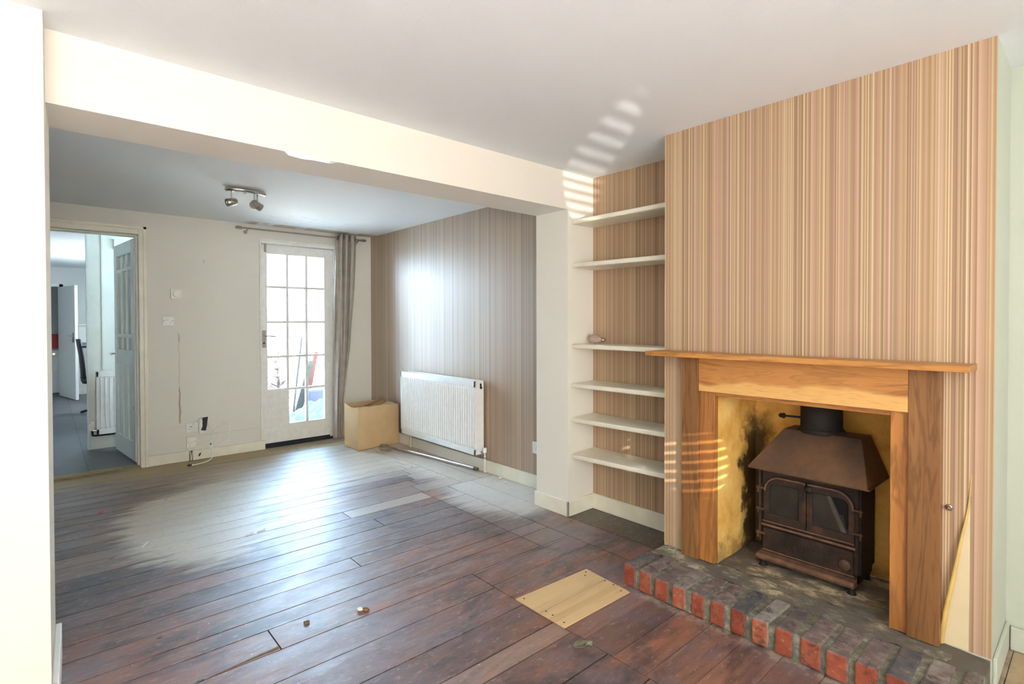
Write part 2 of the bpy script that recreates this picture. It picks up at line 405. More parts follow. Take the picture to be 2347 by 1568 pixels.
M['threshold'] = wood('worn_threshold', (.40, .30, .14), (.26, .18, .08), (.12, .08, .04), 'X', 1, .6)

# fireplace plaster
g = NG('yellow_fireplace_plaster'); x, y, z = g.xyz()[:3]
n = g.noise(6, detail=6, rough=.65)
c = g.ramp(n, [(.3, (.60, .30, .06)), (.5, (.84, .50, .13)), (.72, (.92, .66, .24))])
def band(v, a, b, s=.03): return g.math('MULTIPLY', g.step(v, a-s, a+s), g.math('SUBTRACT', 1, g.step(v, b-s, b+s)))
nn = g.math('MULTIPLY', g.math('SUBTRACT', g.noise(9, detail=6, rough=.7), .5), .5)
soot = g.math('MULTIPLY', g.step(g.math('ADD', x, nn), 2.63, 2.70), g.math('SUBTRACT', 1, g.step(g.math('ADD', z, nn), .66, .86)))
soot = g.math('MULTIPLY', soot, g.step(g.math('ADD', y, g.math('MULTIPLY', nn, .5)), 1.10, 1.2))
c = g.mix(g.math('MULTIPLY', soot, .9), c, (.05, .035, .018))
low = g.math('SUBTRACT', 1, g.step(g.math('ADD', z, nn), .08, .22))
c = g.mix(g.math('MULTIPLY', low, .55), c, (.10, .07, .04))
g.bump(g.noise(25, detail=5), .35, .01); M['yellow'] = g.fin(c, .85, 0, .15)

g = NG('rusty_cast_iron'); n = g.noise(7, detail=6, rough=.68); n2 = g.noise(90, detail=3)
c = g.ramp(n, [(.35, (.018, .015, .013)), (.55, (.042, .027, .020)), (.74, (.12, .055, .030))])
c = g.mix(g.math('MULTIPLY', g.step(n2, .55, .75), .35), c, (.11, .07, .045))
g.bump(n2, .25, .003); M['iron'] = g.fin(c, g.math('ADD', g.math('MULTIPLY', n, .3), .48), .1, .25)
g = NG('rusty_hood_steel'); n = g.noise(4, detail=6, rough=.6)
c = g.ramp(n, [(.35, (.055, .040, .033)), (.52, (.11, .063, .038)), (.70, (.20, .10, .045))])
x, y, z = g.xyz()[:3]
g.bump(g.noise(70, detail=4), .18, .003); M['hood'] = g.fin(c, .55, .2, .4)
M['iron_black'] = simple('sooty_black_iron', (.007, .006, .005), .75, 0, .3, 12, .2)
M['iron_rust'] = simple('orange_rust_edges', (.15, .078, .045), .7, .1, .35, 30, .2)
g = NG('sooty_glass'); n = g.noise(9, detail=5)
M['soot_glass'] = g.fin(g.ramp(n, [(.35, (.008, .008, .007)), (.7, (.032, .024, .018))]), .45, 0, .5)
M['void'] = simple('black_void', (.002, .002, .002), .9)

def brick(name, stops, bump=.5):
    g = NG(name); at = g.xyz(g.attr()); n = g.noise(22, detail=6, rough=.65)
    f = g.math('ADD', g.math('MULTIPLY', n, .6), g.math('MULTIPLY', at[0], .4))
    c = g.ramp(f, stops)
    c = g.mix(g.math('MULTIPLY', g.step(g.noise(45, detail=5), .60, .72), .3), c, (.42, .38, .32))
    c = g.mix(g.math('MULTIPLY', g.step(g.noise(16, detail=7, rough=.75, dist=.6), .50, .64), .72), c, (.055, .048, .042))
    c = g.mix(g.math('MULTIPLY', g.step(g.noise(11, g.scale((1, 1, .6)), detail=7, rough=.75), .58, .68), .5), c, (.30, .28, .23))
    g.bump(g.noise(50, detail=6, rough=.7), bump, .010); return g.fin(c, .85, 0, .2)
M['brick_red'] = brick('red_brick', [(.25, (.12, .035, .022)), (.5, (.29, .065, .035)), (.75, (.42, .14, .075))])
M['brick_soot'] = brick('sooty_brick_top', [(.25, (.05, .05, .054)), (.45, (.12, .115, .118)), (.58, (.20, .14, .125)), (.75, (.30, .28, .25))])
g = NG('mortar'); n = g.noise(30, detail=6, rough=.7)
M['mortar'] = g.fin(g.ramp(n, [(.3, (.09, .085, .055)), (.55, (.22, .21, .16)), (.72, (.45, .43, .36))]), .9, 0, .2); g.bump(n, .6, .01)
g = NG('ashy_hearth'); n = g.noise(12, g.scale((1.5, .8, 1)), detail=7, rough=.75); n2 = g.noise(5, detail=4)
c = g.ramp(n, [(.32, (.09, .075, .058)), (.47, (.24, .20, .14)), (.57, (.60, .50, .32)), (.68, (.16, .135, .10))])
g.bump(n, .7, .012); M['ash'] = g.fin(g.mix(g.step(n2, .4, .6), c, (.15, .13, .105)), .9, 0, .2)

M['radiator'] = simple('white_radiator_enamel', (.88, .88, .85), .30, var=.03)
M['chrome'] = simple('chrome', (.62, .60, .57), .18, 1, .05)
M['brushed'] = simple('brushed_nickel', (.42, .38, .33), .32, 1, .08)
M['steel_dull'] = simple('tarnished_steel_tube', (.62, .55, .50), .30, .8, .15, 12)
M['curtain'] = simple('taupe_curtain_cloth', (.50, .45, .39), .85, 0, .10, 12, .15, .15)
M['curtain_lining'] = simple('dark_curtain_edge', (.10, .09, .11), .85)
M['card'] = simple('brown_cardboard', (.64, .44, .23), .8, 0, .08, 5, .1, .2)
M['card_light'] = simple('cardboard_inside', (.50, .34, .18), .85, 0, .08, 5)
M['plastic'] = simple('white_plastic', (.86, .86, .80), .35, 0, .03)
M['plastic_cream'] = simple('cream_plastic', (.90, .88, .76), .4, 0, .03)
M['black'] = simple('black_plastic', (.015, .015, .017), .4)
M['tape'] = simple('black_tape', (.02, .02, .025), .3)
M['tile'] = None
g = NG('grey_floor_tiles'); x, y, z = g.xyz()[:3]
def seam(v, p, o):
    f = g.math('FRACT', g.math('DIVIDE', g.math('ADD', v, o), p)); return g.math('SUBTRACT', 1, g.step(g.math('MINIMUM', f, g.math('SUBTRACT', 1, f)), .003, .008))
n = g.noise(4, detail=6, rough=.6)
c = g.ramp(n, [(.3, (.085, .095, .105)), (.7, (.16, .17, .18))])
c = g.mix(g.math('MAXIMUM', seam(x, .6, .34), seam(y, .6, .1)), c, (.04, .045, .05))
M['tile'] = g.fin(c, g.math('ADD', .3, g.math('MULTIPLY', n, .25)), 0, .5)
M['kitchen_wall'] = plaster('kitchen_wall_paint', (.72, .76, .76), (.6, .62, .6), .15)
M['kitchen_white'] = simple('white_cupboard', (.85, .88, .88), .35, 0, .03)
M['panel_door'] = simple('off_white_door_paint', (.74, .77, .70), .4, 0, .05, 6)
M['red'] = simple('red_splashback', (.65, .04, .03), .4)
M['tree'] = simple('dark_bark', (.05, .030, .027), .8)
M['tarp'] = simple('blue_tarpaulin', (.020, .12, .17), .35, 0, .4, 9)
M['tarp_dark'] = simple('navy_cushion', (.04, .05, .16), .6)
M['paving'] = simple('pale_paving', (.80, .81, .80), .8, 0, .1, 3)
M['red_wood'] = simple('reddish_plank', (.09, .022, .016), .7)
M['grey_wood'] = simple('grey_weathered_board', (.040, .040, .034), .8)
M['slate'] = simple('blue_grey_eaves', (.06, .11, .15), .7, 0, .2)
M['leaf'] = simple('dry_leaf', (.17, .165, .11), .6, 0, .3, 30)
M['pink'] = simple('pink_plastic', (.8, .05, .35), .4)
M['paper'] = simple('white_paper', (.85, .84, .80), .8)
M['cable'] = simple('white_cable', (.92, .91, .86), .4)
M['peel_back'] = simple('yellowed_paper_back', (.66, .46, .14), .7, 0, .12, 15)
M['peel_plaster'] = simple('bare_cream_plaster', (.74, .62, .40), .8, 0, .05, 8, .1)
M['exposed'] = simple('exposed_brown_timber', (.20, .12, .06), .8, 0, .3, 30)

# window glass: clear pane with a faint reflection
g = NG('window_glass'); tr = g.n.new('ShaderNodeBsdfTransparent'); gl = g.n.new('ShaderNodeBsdfGlossy'); gl.inputs['Roughness'].default_value = .02
tr.inputs[0].default_value = (.96, .98, .98, 1)
fr = g.n.new('ShaderNodeFresnel'); fr.inputs[0].default_value = 1.3
ms = g.n.new('ShaderNodeMixShader'); g.l.new(fr.outputs[0], ms.inputs[0]); g.l.new(tr.outputs[0], ms.inputs[1]); g.l.new(gl.outputs[0], ms.inputs[2]); g.l.new(ms.outputs[0], g.out.inputs[0])
M['glass'] = g.m
g = NG('obscure_glass'); M['obscure'] = g.fin((.40, .46, .42), .2, 0, .5)
g = NG('pearl_bulb_glass'); M['bulb'] = g.fin((.72, .55, .50), .15, 0, .6); g.b.inputs['Transmission Weight'].default_value = .5

# ------------------------------------------------------------------ dimensions
XA, XC, XP, XL = 2.754, 2.398, 2.502, .018
YF, YK, YW = 2.302, 2.591, 5.532
YC1, YC2 = 1.527, .255
HC, ZB, XH, HH = 2.209, 1.97, 2.045, .10

# ------------------------------------------------------------------ room shell
def sbox(name, mat, *boxes, label=None):
    m = MB()
    for b in boxes: m.box(*b)
    return struct(m.build(name, mat), label)
sbox('ceiling', M['ceiling'], (-2.4, 3.1, -2.0, YK, HC, HC+.1), label='white ceiling of the front room')
sbox('ceiling.001', M['ceiling_back'], (-2.4, 3.1, YK, YW+.1, HC-.006, HC+.1), label='white ceiling of the rear room with flaking paint')
sbox('wall_left', M['cream'], (-2.4, .004, 2.176, YF, 0, HC), label='cream painted wall and pier at the left of the opening')
m = MB(); m.add([(.004, 2.176, 0), (.018, YK, 0), (-2.4, YK, 0), (-2.4, 2.176, 0), (.004, 2.176, HC), (.018, YK, HC), (-2.4, YK, HC), (-2.4, 2.176, HC)],
      [(3,2,1,0),(4,5,6,7),(0,1,5,4),(1,2,6,5),(2,3,7,6),(3,0,4,7)])
bpy.data.objects.remove(bpy.data.objects['wall_left']); struct(m.build('wall_left', M['cream']), 'cream painted wall and pier at the left of the opening')
sbox('wall_beam', M['beam'], (XL-.01, XA, YF, YK, ZB, HC), label='cream boxed beam across the ceiling between the two rooms')
sbox('wall_pillar', M['grey_cream'], (XP, XA, YF, YK, 0, ZB), label='cream pillar carrying the right end of the beam')
sbox('wall_far_left', M['cream'], (-2.5, -2.4, -2.0, YW+.1, 0, HC))
# street wall behind the camera, with a window opening
sbox('wall_street', M['cream'], (-2.4, -1.6, -1.9, -1.8, 0, HC), (.9, XA, -1.9, -1.8, 0, HC), (-1.6, .9, -1.9, -1.8, 0, .75), (-1.6, .9, -1.9, -1.8, 2.05, HC))
wf = struct(MB().box(-1.6, -1.54, -1.88, -1.82, .75, 2.05).box(.84, .90, -1.88, -1.82, .75, 2.05).box(-1.6, .9, -1.88, -1.82, .75, .81).box(-1.6, .9, -1.88, -1.82, 1.99, 2.05)
    .box(-.99, -.95, -1.88, -1.82, .75, 2.05).box(.26, .30, -1.88, -1.82, .75, 2.05).build('window_1', M['white_paint'], bevel=.004), 'white three-light street window')
bl_ = thing('venetian_blind', (-.35, -1.79, 2.03), 'white slatted blind on the middle light of the street window', 'blind')
MB().box(-.95, .26, -1.805, -1.775, 2.00, 2.03).build('headrail', M['plastic'], bl_, bevel=.003)
z_ = 1.985
while z_ > .80:
    dz = .0076 if z_ > 1.17 else -.0040
    MB().add([(-.94, -1.802, z_-dz), (.25, -1.802, z_-dz), (.25, -1.778, z_+dz), (-.94, -1.778, z_+dz)], [(0, 1, 2, 3)]).xf(lambda p: Vector((p.x, p.y, p.z))).build('slat', M['plastic'], bl_, solid=.0006)
    z_ -= .026
MB().box(-.95, .26, -1.800, -1.780, .785, .797).build('bottom_rail', M['plastic'], bl_, bevel=.003)
m = MB().prism([(.76, 2.3030), (.80, 2.3030), (.86, 2.3030), (.92, 2.3030), (.99, 2.3030), (.97, 2.35), (.90, 2.34), (.86, 2.36), (.79, 2.345)], 'Z', ZB-.0012, ZB+.0)
struct(m.build('trim_9', M['white_paint']), 'chipped white plaster scar on the lower edge of the beam')
# rear wall with kitchen doorway and garden door
sbox('wall_back', M['back_wall'], (-2.4, -.16, YW, YW+.12, 0, HC), (.625, 1.575, YW, YW+.12, 0, HC), (2.335, XA, YW, YW+.12, 0, HC),
     (-.16, .625, YW, YW+.12, 2.04, HC), (1.575, 2.335, YW, YW+.12, 2.055, HC), label='cream wall at the far end with two doorways')
# right-hand wall (alcoves and rear room); paper is a sheet on it
sbox('wall_right', M['cream'], (XA, XA+.15, 1.3, YW+.1, 0, HC), (XA, XA+.15, .48, 1.3, .98, HC), (2.81, XA+.15, .48, 1.3, 0, .98), label='right wall of the rear room and the alcove')
wr = bpy.data.objects['wall_right']
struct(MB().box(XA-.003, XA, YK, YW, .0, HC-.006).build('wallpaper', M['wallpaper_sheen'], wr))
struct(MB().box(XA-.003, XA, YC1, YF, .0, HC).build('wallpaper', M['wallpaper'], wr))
sbox('wall_near_right', M['greenish'], (XA, XA+.15, -2.0, .48, 0, HC), label='pale green-white wall of the right-hand alcove nearest the camera')
# chimney breast
m = MB()
m.box(XC, XA, 1.245, YC1, 0, HC); m.box(XC, XA, YC2, .50, 0, HC); m.box(XC, XA, .50, 1.245, .96, HC)
cb = struct(m.build('wall_chimney', M['greenish']), 'chimney breast covered in striped wallpaper')
poly = [(YC1, .10), (1.30, .10), (1.30, .95), (.50, .95), (.50, .10), (.392, .10), (.372, .22), (.350, .38), (.335, .50), (.316, .66), (.312, .64), (.314, .10), (YC2, .10), (YC2, HC), (YC1, HC)]
struct(MB().prism(poly, 'X', XC-.003, XC).build('wallpaper', M['wallpaper'], cb))
struct(MB().prism([(.312, .10), (.395, .10), (.316, .66)], 'X', XC-.0012, XC).build('bare_plaster', M['peel_plaster'], cb))
pts = catmull([(XC-.006, .392, .10), (XC-.020, .377, .22), (XC-.022, .355, .36), (XC-.016, .338, .48), (XC-.006, .320, .60), (XC-.003, .313, .72)], 5)
rr = [.0085-.0078*(i/(len(pts)-1))**1.5 for i in range(len(pts))]
struct(MB().tube(pts, rr, 8).build('peeling_curl', M['peel_back'], cb))
# fireplace lining
m = MB(); m.box(XC+.002, 2.80, 1.235, 1.244, .095, .958); m.box(2.80, 2.81, .49, 1.244, .095, .958); m.box(XC+.002, 2.80, .502, .51, .095, .958); m.box(XC+.03, 2.80, .51, 1.235, .95, .958)
struct(m.build('wall_fireplace', M['yellow']), 'yellow plastered fireplace recess with soot stains')

# floor: boards with gaps over a dark sub-floor
sub = struct(MB().box(-2.4, XA+.1, -2.0, YW+.1, -.06, -.02).build('floor_underside', M['subfloor']), 'dark gaps below the floorboards')
fb = MB()
def board(x0, x1, y0, y1, pale=0, g_=.0026):
    if x0 > 1.5 and y1 < 2.2: g_ = .0011
    fb.box(x0+g_, x1-g_, y0+g_, y1-g_, -.02, random.uniform(-.0012, 0), tint=(random.random(), pale, 0))
near = [-1.9+.185*i for i in range(0, 19)]
edges = [e for e in near if e < 1.5]+[1.53, 1.715, 1.913, 2.097, 2.265, 2.375, 2.537, 2.668, 2.81, 2.951, 3.095, 3.205, 3.345, 3.53, 3.665, 3.812, 3.955]
e = 3.955
while e < 5.15: e += .1425; edges.append(e)
edges.append(5.532)
joints = {2.097: [.665], 2.265: [-.4], 2.951: [1.55], 3.205: [1.45], 1.913: [.1], 2.537: [1.2]}
for a, b in zip(edges[:-1], edges[1:]):
    xe = 1.575 if b <= 2.10 else (2.06 if a < 3.34 else 2.06+min(.34, (a-3.3)*.35))
    js = joints.get(a, [random.uniform(-1.6, -.3)] if random.random() < .6 else [])
    if b > 5.5: xe = XA
    xs = [-2.4]+sorted(j for j in js if j < xe-.2)+[xe]
    for i in range(len(xs)-1):
        board(xs[i], xs[i+1], a, b, .9 if (a == 3.205 and i == len(xs)-2) else (.25 if random.random() < .08 else 0))
    if b > 5.5: continue
    if b <= 2.10: continue
    if xe < 2.7 and a < 3.34: board(xe, 2.28, a, b, random.choice([0, 0, .2]))
    elif xe < 2.7: board(xe, max(xe+.05, 2.42), a, b, random.choice([.1, .3, .5]))
yy = -1.9
while yy < 2.09:
    y2 = min(yy+.142, 2.097); board(1.575, XA if (y2 < .24) else 2.28, yy, y2, .0); yy = y2
for (x0, x1, ya, yb, p) in [(2.28, 2.50, .23, 3.34, 0), (2.50, XA, .23, .27, 0), (2.50, XA, 1.4, 2.4, 0), (2.50, XA, 2.4, 3.34, .2), (2.42, 2.60, 3.34, 5.387, .4), (2.60, XA, 3.34, 5.387, .5)]:
    board(x0, x1, ya, yb, p)
struct(fb.build('floor', M['floor']), 'worn red-brown stained floorboards')
# bare splintered cavity edge in the broken board
m = MB(); m.prism([(.42, 2.100), (.66, 2.108), (.662, 2.124), (.55, 2.115)], 'Z', -.004, .0004)
struct(m.build('floor_split', M['exposed']))

# baseboards
def skirt(name, boxes, mat=None, label=None):
    m = MB()
    for b in boxes: m.box(*b)
    return struct(m.build(name, mat or M['cream_gloss'], bevel=.004), label)
skirt('baseboard_back', [(.655, .962, YW-.02, YW, 0, .092), (.992, 1.612, YW-.02, YW, 0, .088)])
skirt('trim_1', [(.655, .945, YW-.007, YW, .092, .322), (.945, 1.575, YW-.007, YW, .088, .222)], M['back_wall'], 'raised painted panel above the rear baseboard')
skirt('baseboard_right', [(XA-.024, XA-.003, YK, 3.45, 0, .10)])
skirt('baseboard_right.001', [(XA-.024, XA-.003, 3.45, 5.53, 0, .10)], M['grey_cream'])
skirt('baseboard_alcove', [(XA-.020, XA-.003, YC1, YF, 0, .102)])
skirt('baseboard_pillar', [(XP-.014, XP, YF-.012, YK+.01, 0, .10), (XP-.014, XA-.02, YF-.012, YF, 0, .10)])
skirt('baseboard_near', [(XA-.02, XA, -1.8, YC2-.015, 0, .088), (XC+.01, XA, YC2-.012, YC2, 0, .10)], M['greenish'])
m = MB(); m.hexa([(.004, 2.165, 0), (.022, 2.165, 0), (.036, 2.60, 0), (.018, 2.60, 0)], [(.004, 2.165, .13), (.022, 2.165, .13), (.036, 2.60, .13), (.018, 2.60, .13)])
m.box(-2.4, .020, 2.160, 2.176, 0, .13)
struct(m.build('baseboard_left', M['white_paint'], bevel=.003))
# gap in rear baseboard with dark timber behind it
struct(MB().box(.962, .992, YW-.003, YW, 0, .13).build('trim_2', M['exposed']), 'dark gap cut in the rear baseboard for wires')

# doorway to the kitchen: frame
m = MB()
m.box(.604, .655, YW-.018, YW+.13, 0, 2.066); m.box(-.21, -.16, YW-.018, YW+.13, 0, 2.066); m.box(-.16, .604, YW-.018, YW+.13, 2.006, 2.066)
m.box(.590, .604, YW+.05, YW+.13, 0, 2.006); m.box(-.16, .604, YW+.05, YW+.13, 1.992, 2.006)
m.box(.635, .662, YW-.026, YW-.012, 0, 2.074); m.box(-.21, .662, YW-.026, YW-.012, 2.048, 2.074)
struct(m.build('trim_3', M['cream_gloss'], bevel=.004), 'cream door frame around the kitchen doorway')
struct(MB().box(-.16, .60, YW-.03, YW+.10, -.004, .016).build('trim_4', M['threshold'], bevel=.004), 'worn wooden threshold at the kitchen doorway')

# kitchen shell
KZ = .012
sbox('floor_kitchen', M['tile'], (-1.7, 1.55, YW+.10, 11.8, -.05, KZ), (-1.7, .9, 11.8, 13.2, -.05, KZ), label='grey stone-look tiles on the kitchen floor')
sbox('ceiling_kitchen', M['ceiling'], (-1.7, 1.56, YW+.12, 13.2, 2.19, 2.3), label='white kitchen ceiling')
sbox('wall_kitchen_stub', M['panel_door'], (.302, 1.5, 6.60, 6.68, 0, 2.19), label='white boarded wall behind the kitchen radiator')
struct(MB().box(.300, .318, 6.585, 6.60, 0, 2.19).box(.418, .436, 6.588, 6.60, .8, 2.19).box(.52, .60, 6.57, 6.60, 1.98, 2.08).build('trim_5', M['panel_door'], bevel=.002))
sbox('wall_kitchen_left', M['kitchen_wall'], (-1.8, -1.7, YW+.12, 13.2, 0, 2.19))
sbox('wall_kitchen_right', M['outdoor_white'], (1.50, 1.56, YW+.12, 8.6, -.1, 2.19), (1.50, 1.56, 9.8, 11.9, -.1, 2.19), (1.50, 1.56, 8.6, 9.8, -.1, 1.1), (1.50, 1.56, 8.6, 9.8, 1.95, 2.19))
sbox('wall_kitchen_far', M['kitchen_wall'], (.19, 1.5, 11.8, 11.9, 0, 2.19), (-1.7, -.7, 11.8, 11.9, 0, 2.19), (-.7, .19, 11.8, 11.9, 1.86, 2.19), label='pale wall at the far end of the kitchen')
sbox('wall_utility', M['kitchen_wall'], (-1.7, .9, 13.0, 13.1, 0, 2.19), (.5, .56, 11.9, 13.0, 0, 2.19), label='grey wall of the room beyond the kitchen')
struct(MB().box(.185, .235, 11.775, 11.80, 0, 1.90).box(-.75, .235, 11.775, 11.80, 1.855, 1.905).build('trim_6', M['white_paint']), 'white frame of the far kitchen doorway')
skirt('baseboard_kitchen', [(.320, .60, 6.585, 6.60, KZ, .125)], M['panel_door'])
skirt('baseboard_kitchen.001', [(.24, 1.49, 11.785, 11.8, KZ, .11)], M['white_paint'])

# ------------------------------------------------------------------ garden door (door_1)
DX0, DX1, DY = 1.588, 2.318, 5.548
gx = [1.650, 1.845, 2.037, 2.222]
gz = [.224, .572, .905, 1.254, 1.604, 1.932]
m = MB()
m.box(1.573, 1.590, YW-.016, YW+.11, 0, 2.062); m.box(2.318, 2.337, YW-.016, YW+.11, 0, 2.062); m.box(1.590, 2.318, YW-.016, YW+.11, 2.028, 2.062)
m.box(1.560, 2.345, YW-.026, YW-.010, 2.058, 2.072)
m.box(1.590, 2.318, YW+.062, YW+.11, 1.99, 2.03); m.box(1.590, 1.610, YW+.062, YW+.11, 0, 2.0); m.box(2.298, 2.318, YW+.062, YW+.11, 0, 2.0)
struct(m.build('trim_7', M['white_paint'], bevel=.003), 'white frame around the glazed garden door')
struct(MB().box(1.590, 2.318, YW+.0, YW+.12, 0, .018).box(1.610, 2.298, YW+.065, YW+.11, .018, .06).build('trim_8', M['black'], bevel=.003), 'dark threshold gap under the garden door')
d1 = bpy.data.objects.new('door_1', None); COL.objects.link(d1); d1.location = (DX0, DY, .045)
struct(d1, 'white fifteen-pane glazed garden door, lower left pane boarded over', 'door')
m = MB()
m.box(DX0, gx[0], DY, DY+.042, .045, 2.018); m.box(gx[3], DX1, DY, DY+.042, .045, 2.018)
m.box(gx[0], gx[3], DY, DY+.042, .045, gz[0]); m.box(gx[0], gx[3], DY, DY+.042, gz[5], 2.018)
m.build('door_leaf', M['white_paint'], d1, bevel=.002)
m = MB()
for k in (1, 2): m.box(gx[k]-.0125, gx[k]+.0125, DY+.004, DY+.038, gz[0], gz[5])
for k in (1, 2, 3, 4): m.box(gx[0], gx[3], DY+.006, DY+.036, gz[k]-.0115, gz[k]+.0115)
m.build('glazing_bars', M['white_paint'], d1, bevel=.002)
for i in range(3):
    for j in range(5):
        if i == 0 and j == 0: continue
        MB().box(gx[i], gx[i+1], DY+.022, DY+.025, gz[j], gz[j+1]).build('window_pane', M['glass'], d1)
MB().box(gx[0]-.004, gx[1]+.004, DY-.004, DY+.030, .21, gz[1]-.004).build('boarded_panel', M['white_paint'], d1)
o = MB().box(1.594, 1.634, DY-.006, DY, 1.00, 1.172).build('handle_plate', M['brushed'], d1, bevel=.002)
MB().tube([(1.614, DY-.004, 1.118), (1.614, DY-.045, 1.118), (1.640, DY-.050, 1.116), (1.715, DY-.050, 1.108)], .0075, 8).build('door_handle', M['chrome'], d1)
MB().lathe([(.009, 0), (.009, .008), (.003, .010)], (1.614, DY-.004, 1.045), (0, -1, 0), 10).build('keyhole', M['black'], d1)
m = MB().box(1.622, 1.642, DY-.010, DY, 1.945, 2.04); m.tube([(1.632, DY-.014, 1.95), (1.632, DY-.014, 2.055)], .005, 6)
m.build('door_bolt', M['brushed'], d1)

# ------------------------------------------------------------------ panelled kitchen door (door_2), swung into the kitchen
HX, HY, LW = .598, 5.64, .752
ang = math.atan2(.5215-HX, 6.375-HY)
ca, sa = math.cos(ang), math.sin(ang)
def leafxf(p):  # local: x = thickness (towards -X is the face we see), y along the leaf from the hinge
    return Vector((HX+p.x*ca+p.y*sa, HY-p.x*sa+p.y*ca, p.z))
d2 = bpy.data.objects.new('door_2', None); COL.objects.link(d2); d2.location = (HX, HY, .02); struct(d2, 'off-white panelled kitchen door with narrow glazed panels, standing open', 'door')
m = MB(); zt = 1.985; zb = .03
ys = [(.0, .105), (.645, LW)]
for a, b in ys: m.box(-.018, .018, a, b, zb, zt)
for a, b in ((zb, .20), (.87, 1.00), (1.87, zt)): m.box(-.018, .018, .105, .645, a, b)
m.box(-.016, .016, .105, .645, 1.115, 1.145); m.box(-.016, .016, .105, .645, 1.72, 1.75)
m.box(-.016, .016, .265, .295, 1.0, 1.87); m.box(-.016, .016, .455, .485, 1.0, 1.87)
m.box(-.016, .016, .255, .300, .2, .87); m.box(-.016, .016, .45, .495, .2, .87)
m.xf(leafxf).build('door_leaf', M['panel_door'], d2, bevel=.004)
MB().box(-.006, .006, .105, .645, .2, .87).xf(leafxf).build('door_panel', M['panel_door'], d2)
for a, b in ((.105, .265), (.295, .455), (.485, .645)):
    for c0, c1 in ((1.0, 1.115), (1.145, 1.72), (1.75, 1.87)):
        MB().box(-.003, .003, a, b, c0, c1).xf(leafxf).build('glass_panel', M['obscure'], d2)
MB().box(-.024, -.018, .675, .715, .85, 1.02).xf(leafxf).build('handle_plate', M['plastic'], d2, bevel=.002)
MB().tube([(-.02, .695, .955), (-.065, .695, .955), (-.070, .60, .950)], .008, 8).xf(leafxf).build('door_handle', M['chrome'], d2)
MB().tube([(-.019, .045, .50), (-.0175, .045, .50)], .017, 12).xf(leafxf).build('wood_knot', M['plywood'], d2)

# far kitchen door (door_3)
HX3, HY3 = .186, 11.77; a3 = math.atan2(.376-HX3, 10.88-HY3)
def l3(p): return Vector((HX3+p.y*math.sin(a3)+p.x*math.cos(a3), HY3+p.y*math.cos(a3)-p.x*math.sin(a3), p.z))
d3 = bpy.data.objects.new('door_3', None); COL.objects.link(d3); d3.location = (HX3, HY3, KZ); struct(d3, 'plain white door standing open at the far end of the kitchen', 'door')
MB().box(-.02, .02, 0, .90, KZ+.01, 1.845).xf(l3).build('door_leaf', M['kitchen_white'], d3, bevel=.003)
MB().box(.02, .027, .80, .84, .93, 1.09).xf(l3).build('handle_plate', M['brushed'], d3)
MB().tube([(.025, .82, 1.03), (.07, .82, 1.03), (.07, .70, 1.03)], .009, 8).xf(l3).build('door_handle', M['chrome'], d3)

# ------------------------------------------------------------------ kitchen things seen through the doorway
def panel_radiator(name, x0, x1, y0, y1, z0, z1, axis, pitch, label, front=-1):
    """flat fluted panel radiator; axis 'Y' = runs along Y and faces -X, 'X' = runs along X and faces -Y"""
    cx, cy = (x0+x1)/2, (y0+y1)/2
    t = thing(name, (cx, cy, z0), label, 'radiator')
    L0, L1 = (y0, y1) if axis == 'Y' else (x0, x1)
    D0, D1 = (x0, x1) if axis == 'Y' else (y0, y1)
    def tr(p): return Vector((p.x, p.y, p.z)) if axis == 'Y' else Vector((p.y, p.x, p.z))
    m = MB(); m.box(D0+.010, D0+.020, L0, L1, z0, z1)
    m.box(D0+.003, D0+.012, L0, L1, z1-.052, z1); m.box(D0+.003, D0+.012, L0, L1, z0, z0+.05)
    m.box(D0+.003, D0+.012, L0, L0+.018, z0, z1); m.box(D0+.003, D0+.012, L1-.018, L1, z0, z1)
    l = L0+.026
    while l+pitch*.6 < L1-.018:
        w = pitch*.52
        poly = [(l, 0), (l+w*.25, -.010), (l+w*.75, -.010), (l+w, 0)]
        v = []
        for zz, k in ((z0+.05, .0), (z0+.066, 1), (z1-.070, 1), (z1-.052, .0)):
            for (a, b) in poly: v.append((D0+.010+b*k, a, zz))
        fs = []
        for r in range(3):
            for q in range(3): fs.append((r*4+q, r*4+q+1, (r+1)*4+q+1, (r+1)*4+q))
        m.add(v, fs, smooth=False); l += pitch
    m.xf(tr).build('front_panel', M['radiator'], t, bevel=.002)
    MB().box(D1-.022, D1-.012, L0, L1, z0, z1).xf(tr).build('rear_panel', M['radiator'], t, bevel=.002)
    MB().box(D0+.012, D1-.012, L0+.001, L0+.004, z0+.004, z1-.004).xf(tr).build('side_panel', M['radiator'], t)
    MB().box(D0+.012, D1-.012, L1-.004, L1-.001, z0+.004, z1-.004).xf(tr).build('side_panel', M['radiator'], t)
    MB().box(D0+.014, D1-.014, L0+.004, L1-.004, z1-.012, z1-.006).xf(tr).build('top_grille', M['radiator'], t)
    return t
kr = panel_radiator('radiator', .365, .80, 6.50, 6.578, .165, .775, 'X', .036, 'small white panel radiator on the kitchen wall behind the open door')
MB().box(.320, .352, 6.535, 6.572, .262, .292).box(.310, .352, 6.53, 6.575, .205, .262).build('thermostatic_valve', M['plastic_cream'], kr, bevel=.006)
MB().tube([(.335, 6.55, .262), (.335, 6.55, .17), (.335, 6.55, .155), (.36, 6.55, .150), (.50, 6.55, .150), (.52, 6.55, .165)], .009, 8).build('pipe', M['iron_black'], kr)
MB().tube([(.335, 6.55, .20), (.372, 6.55, .20)], .011, 8).build('valve_stem', M['chrome'], kr)

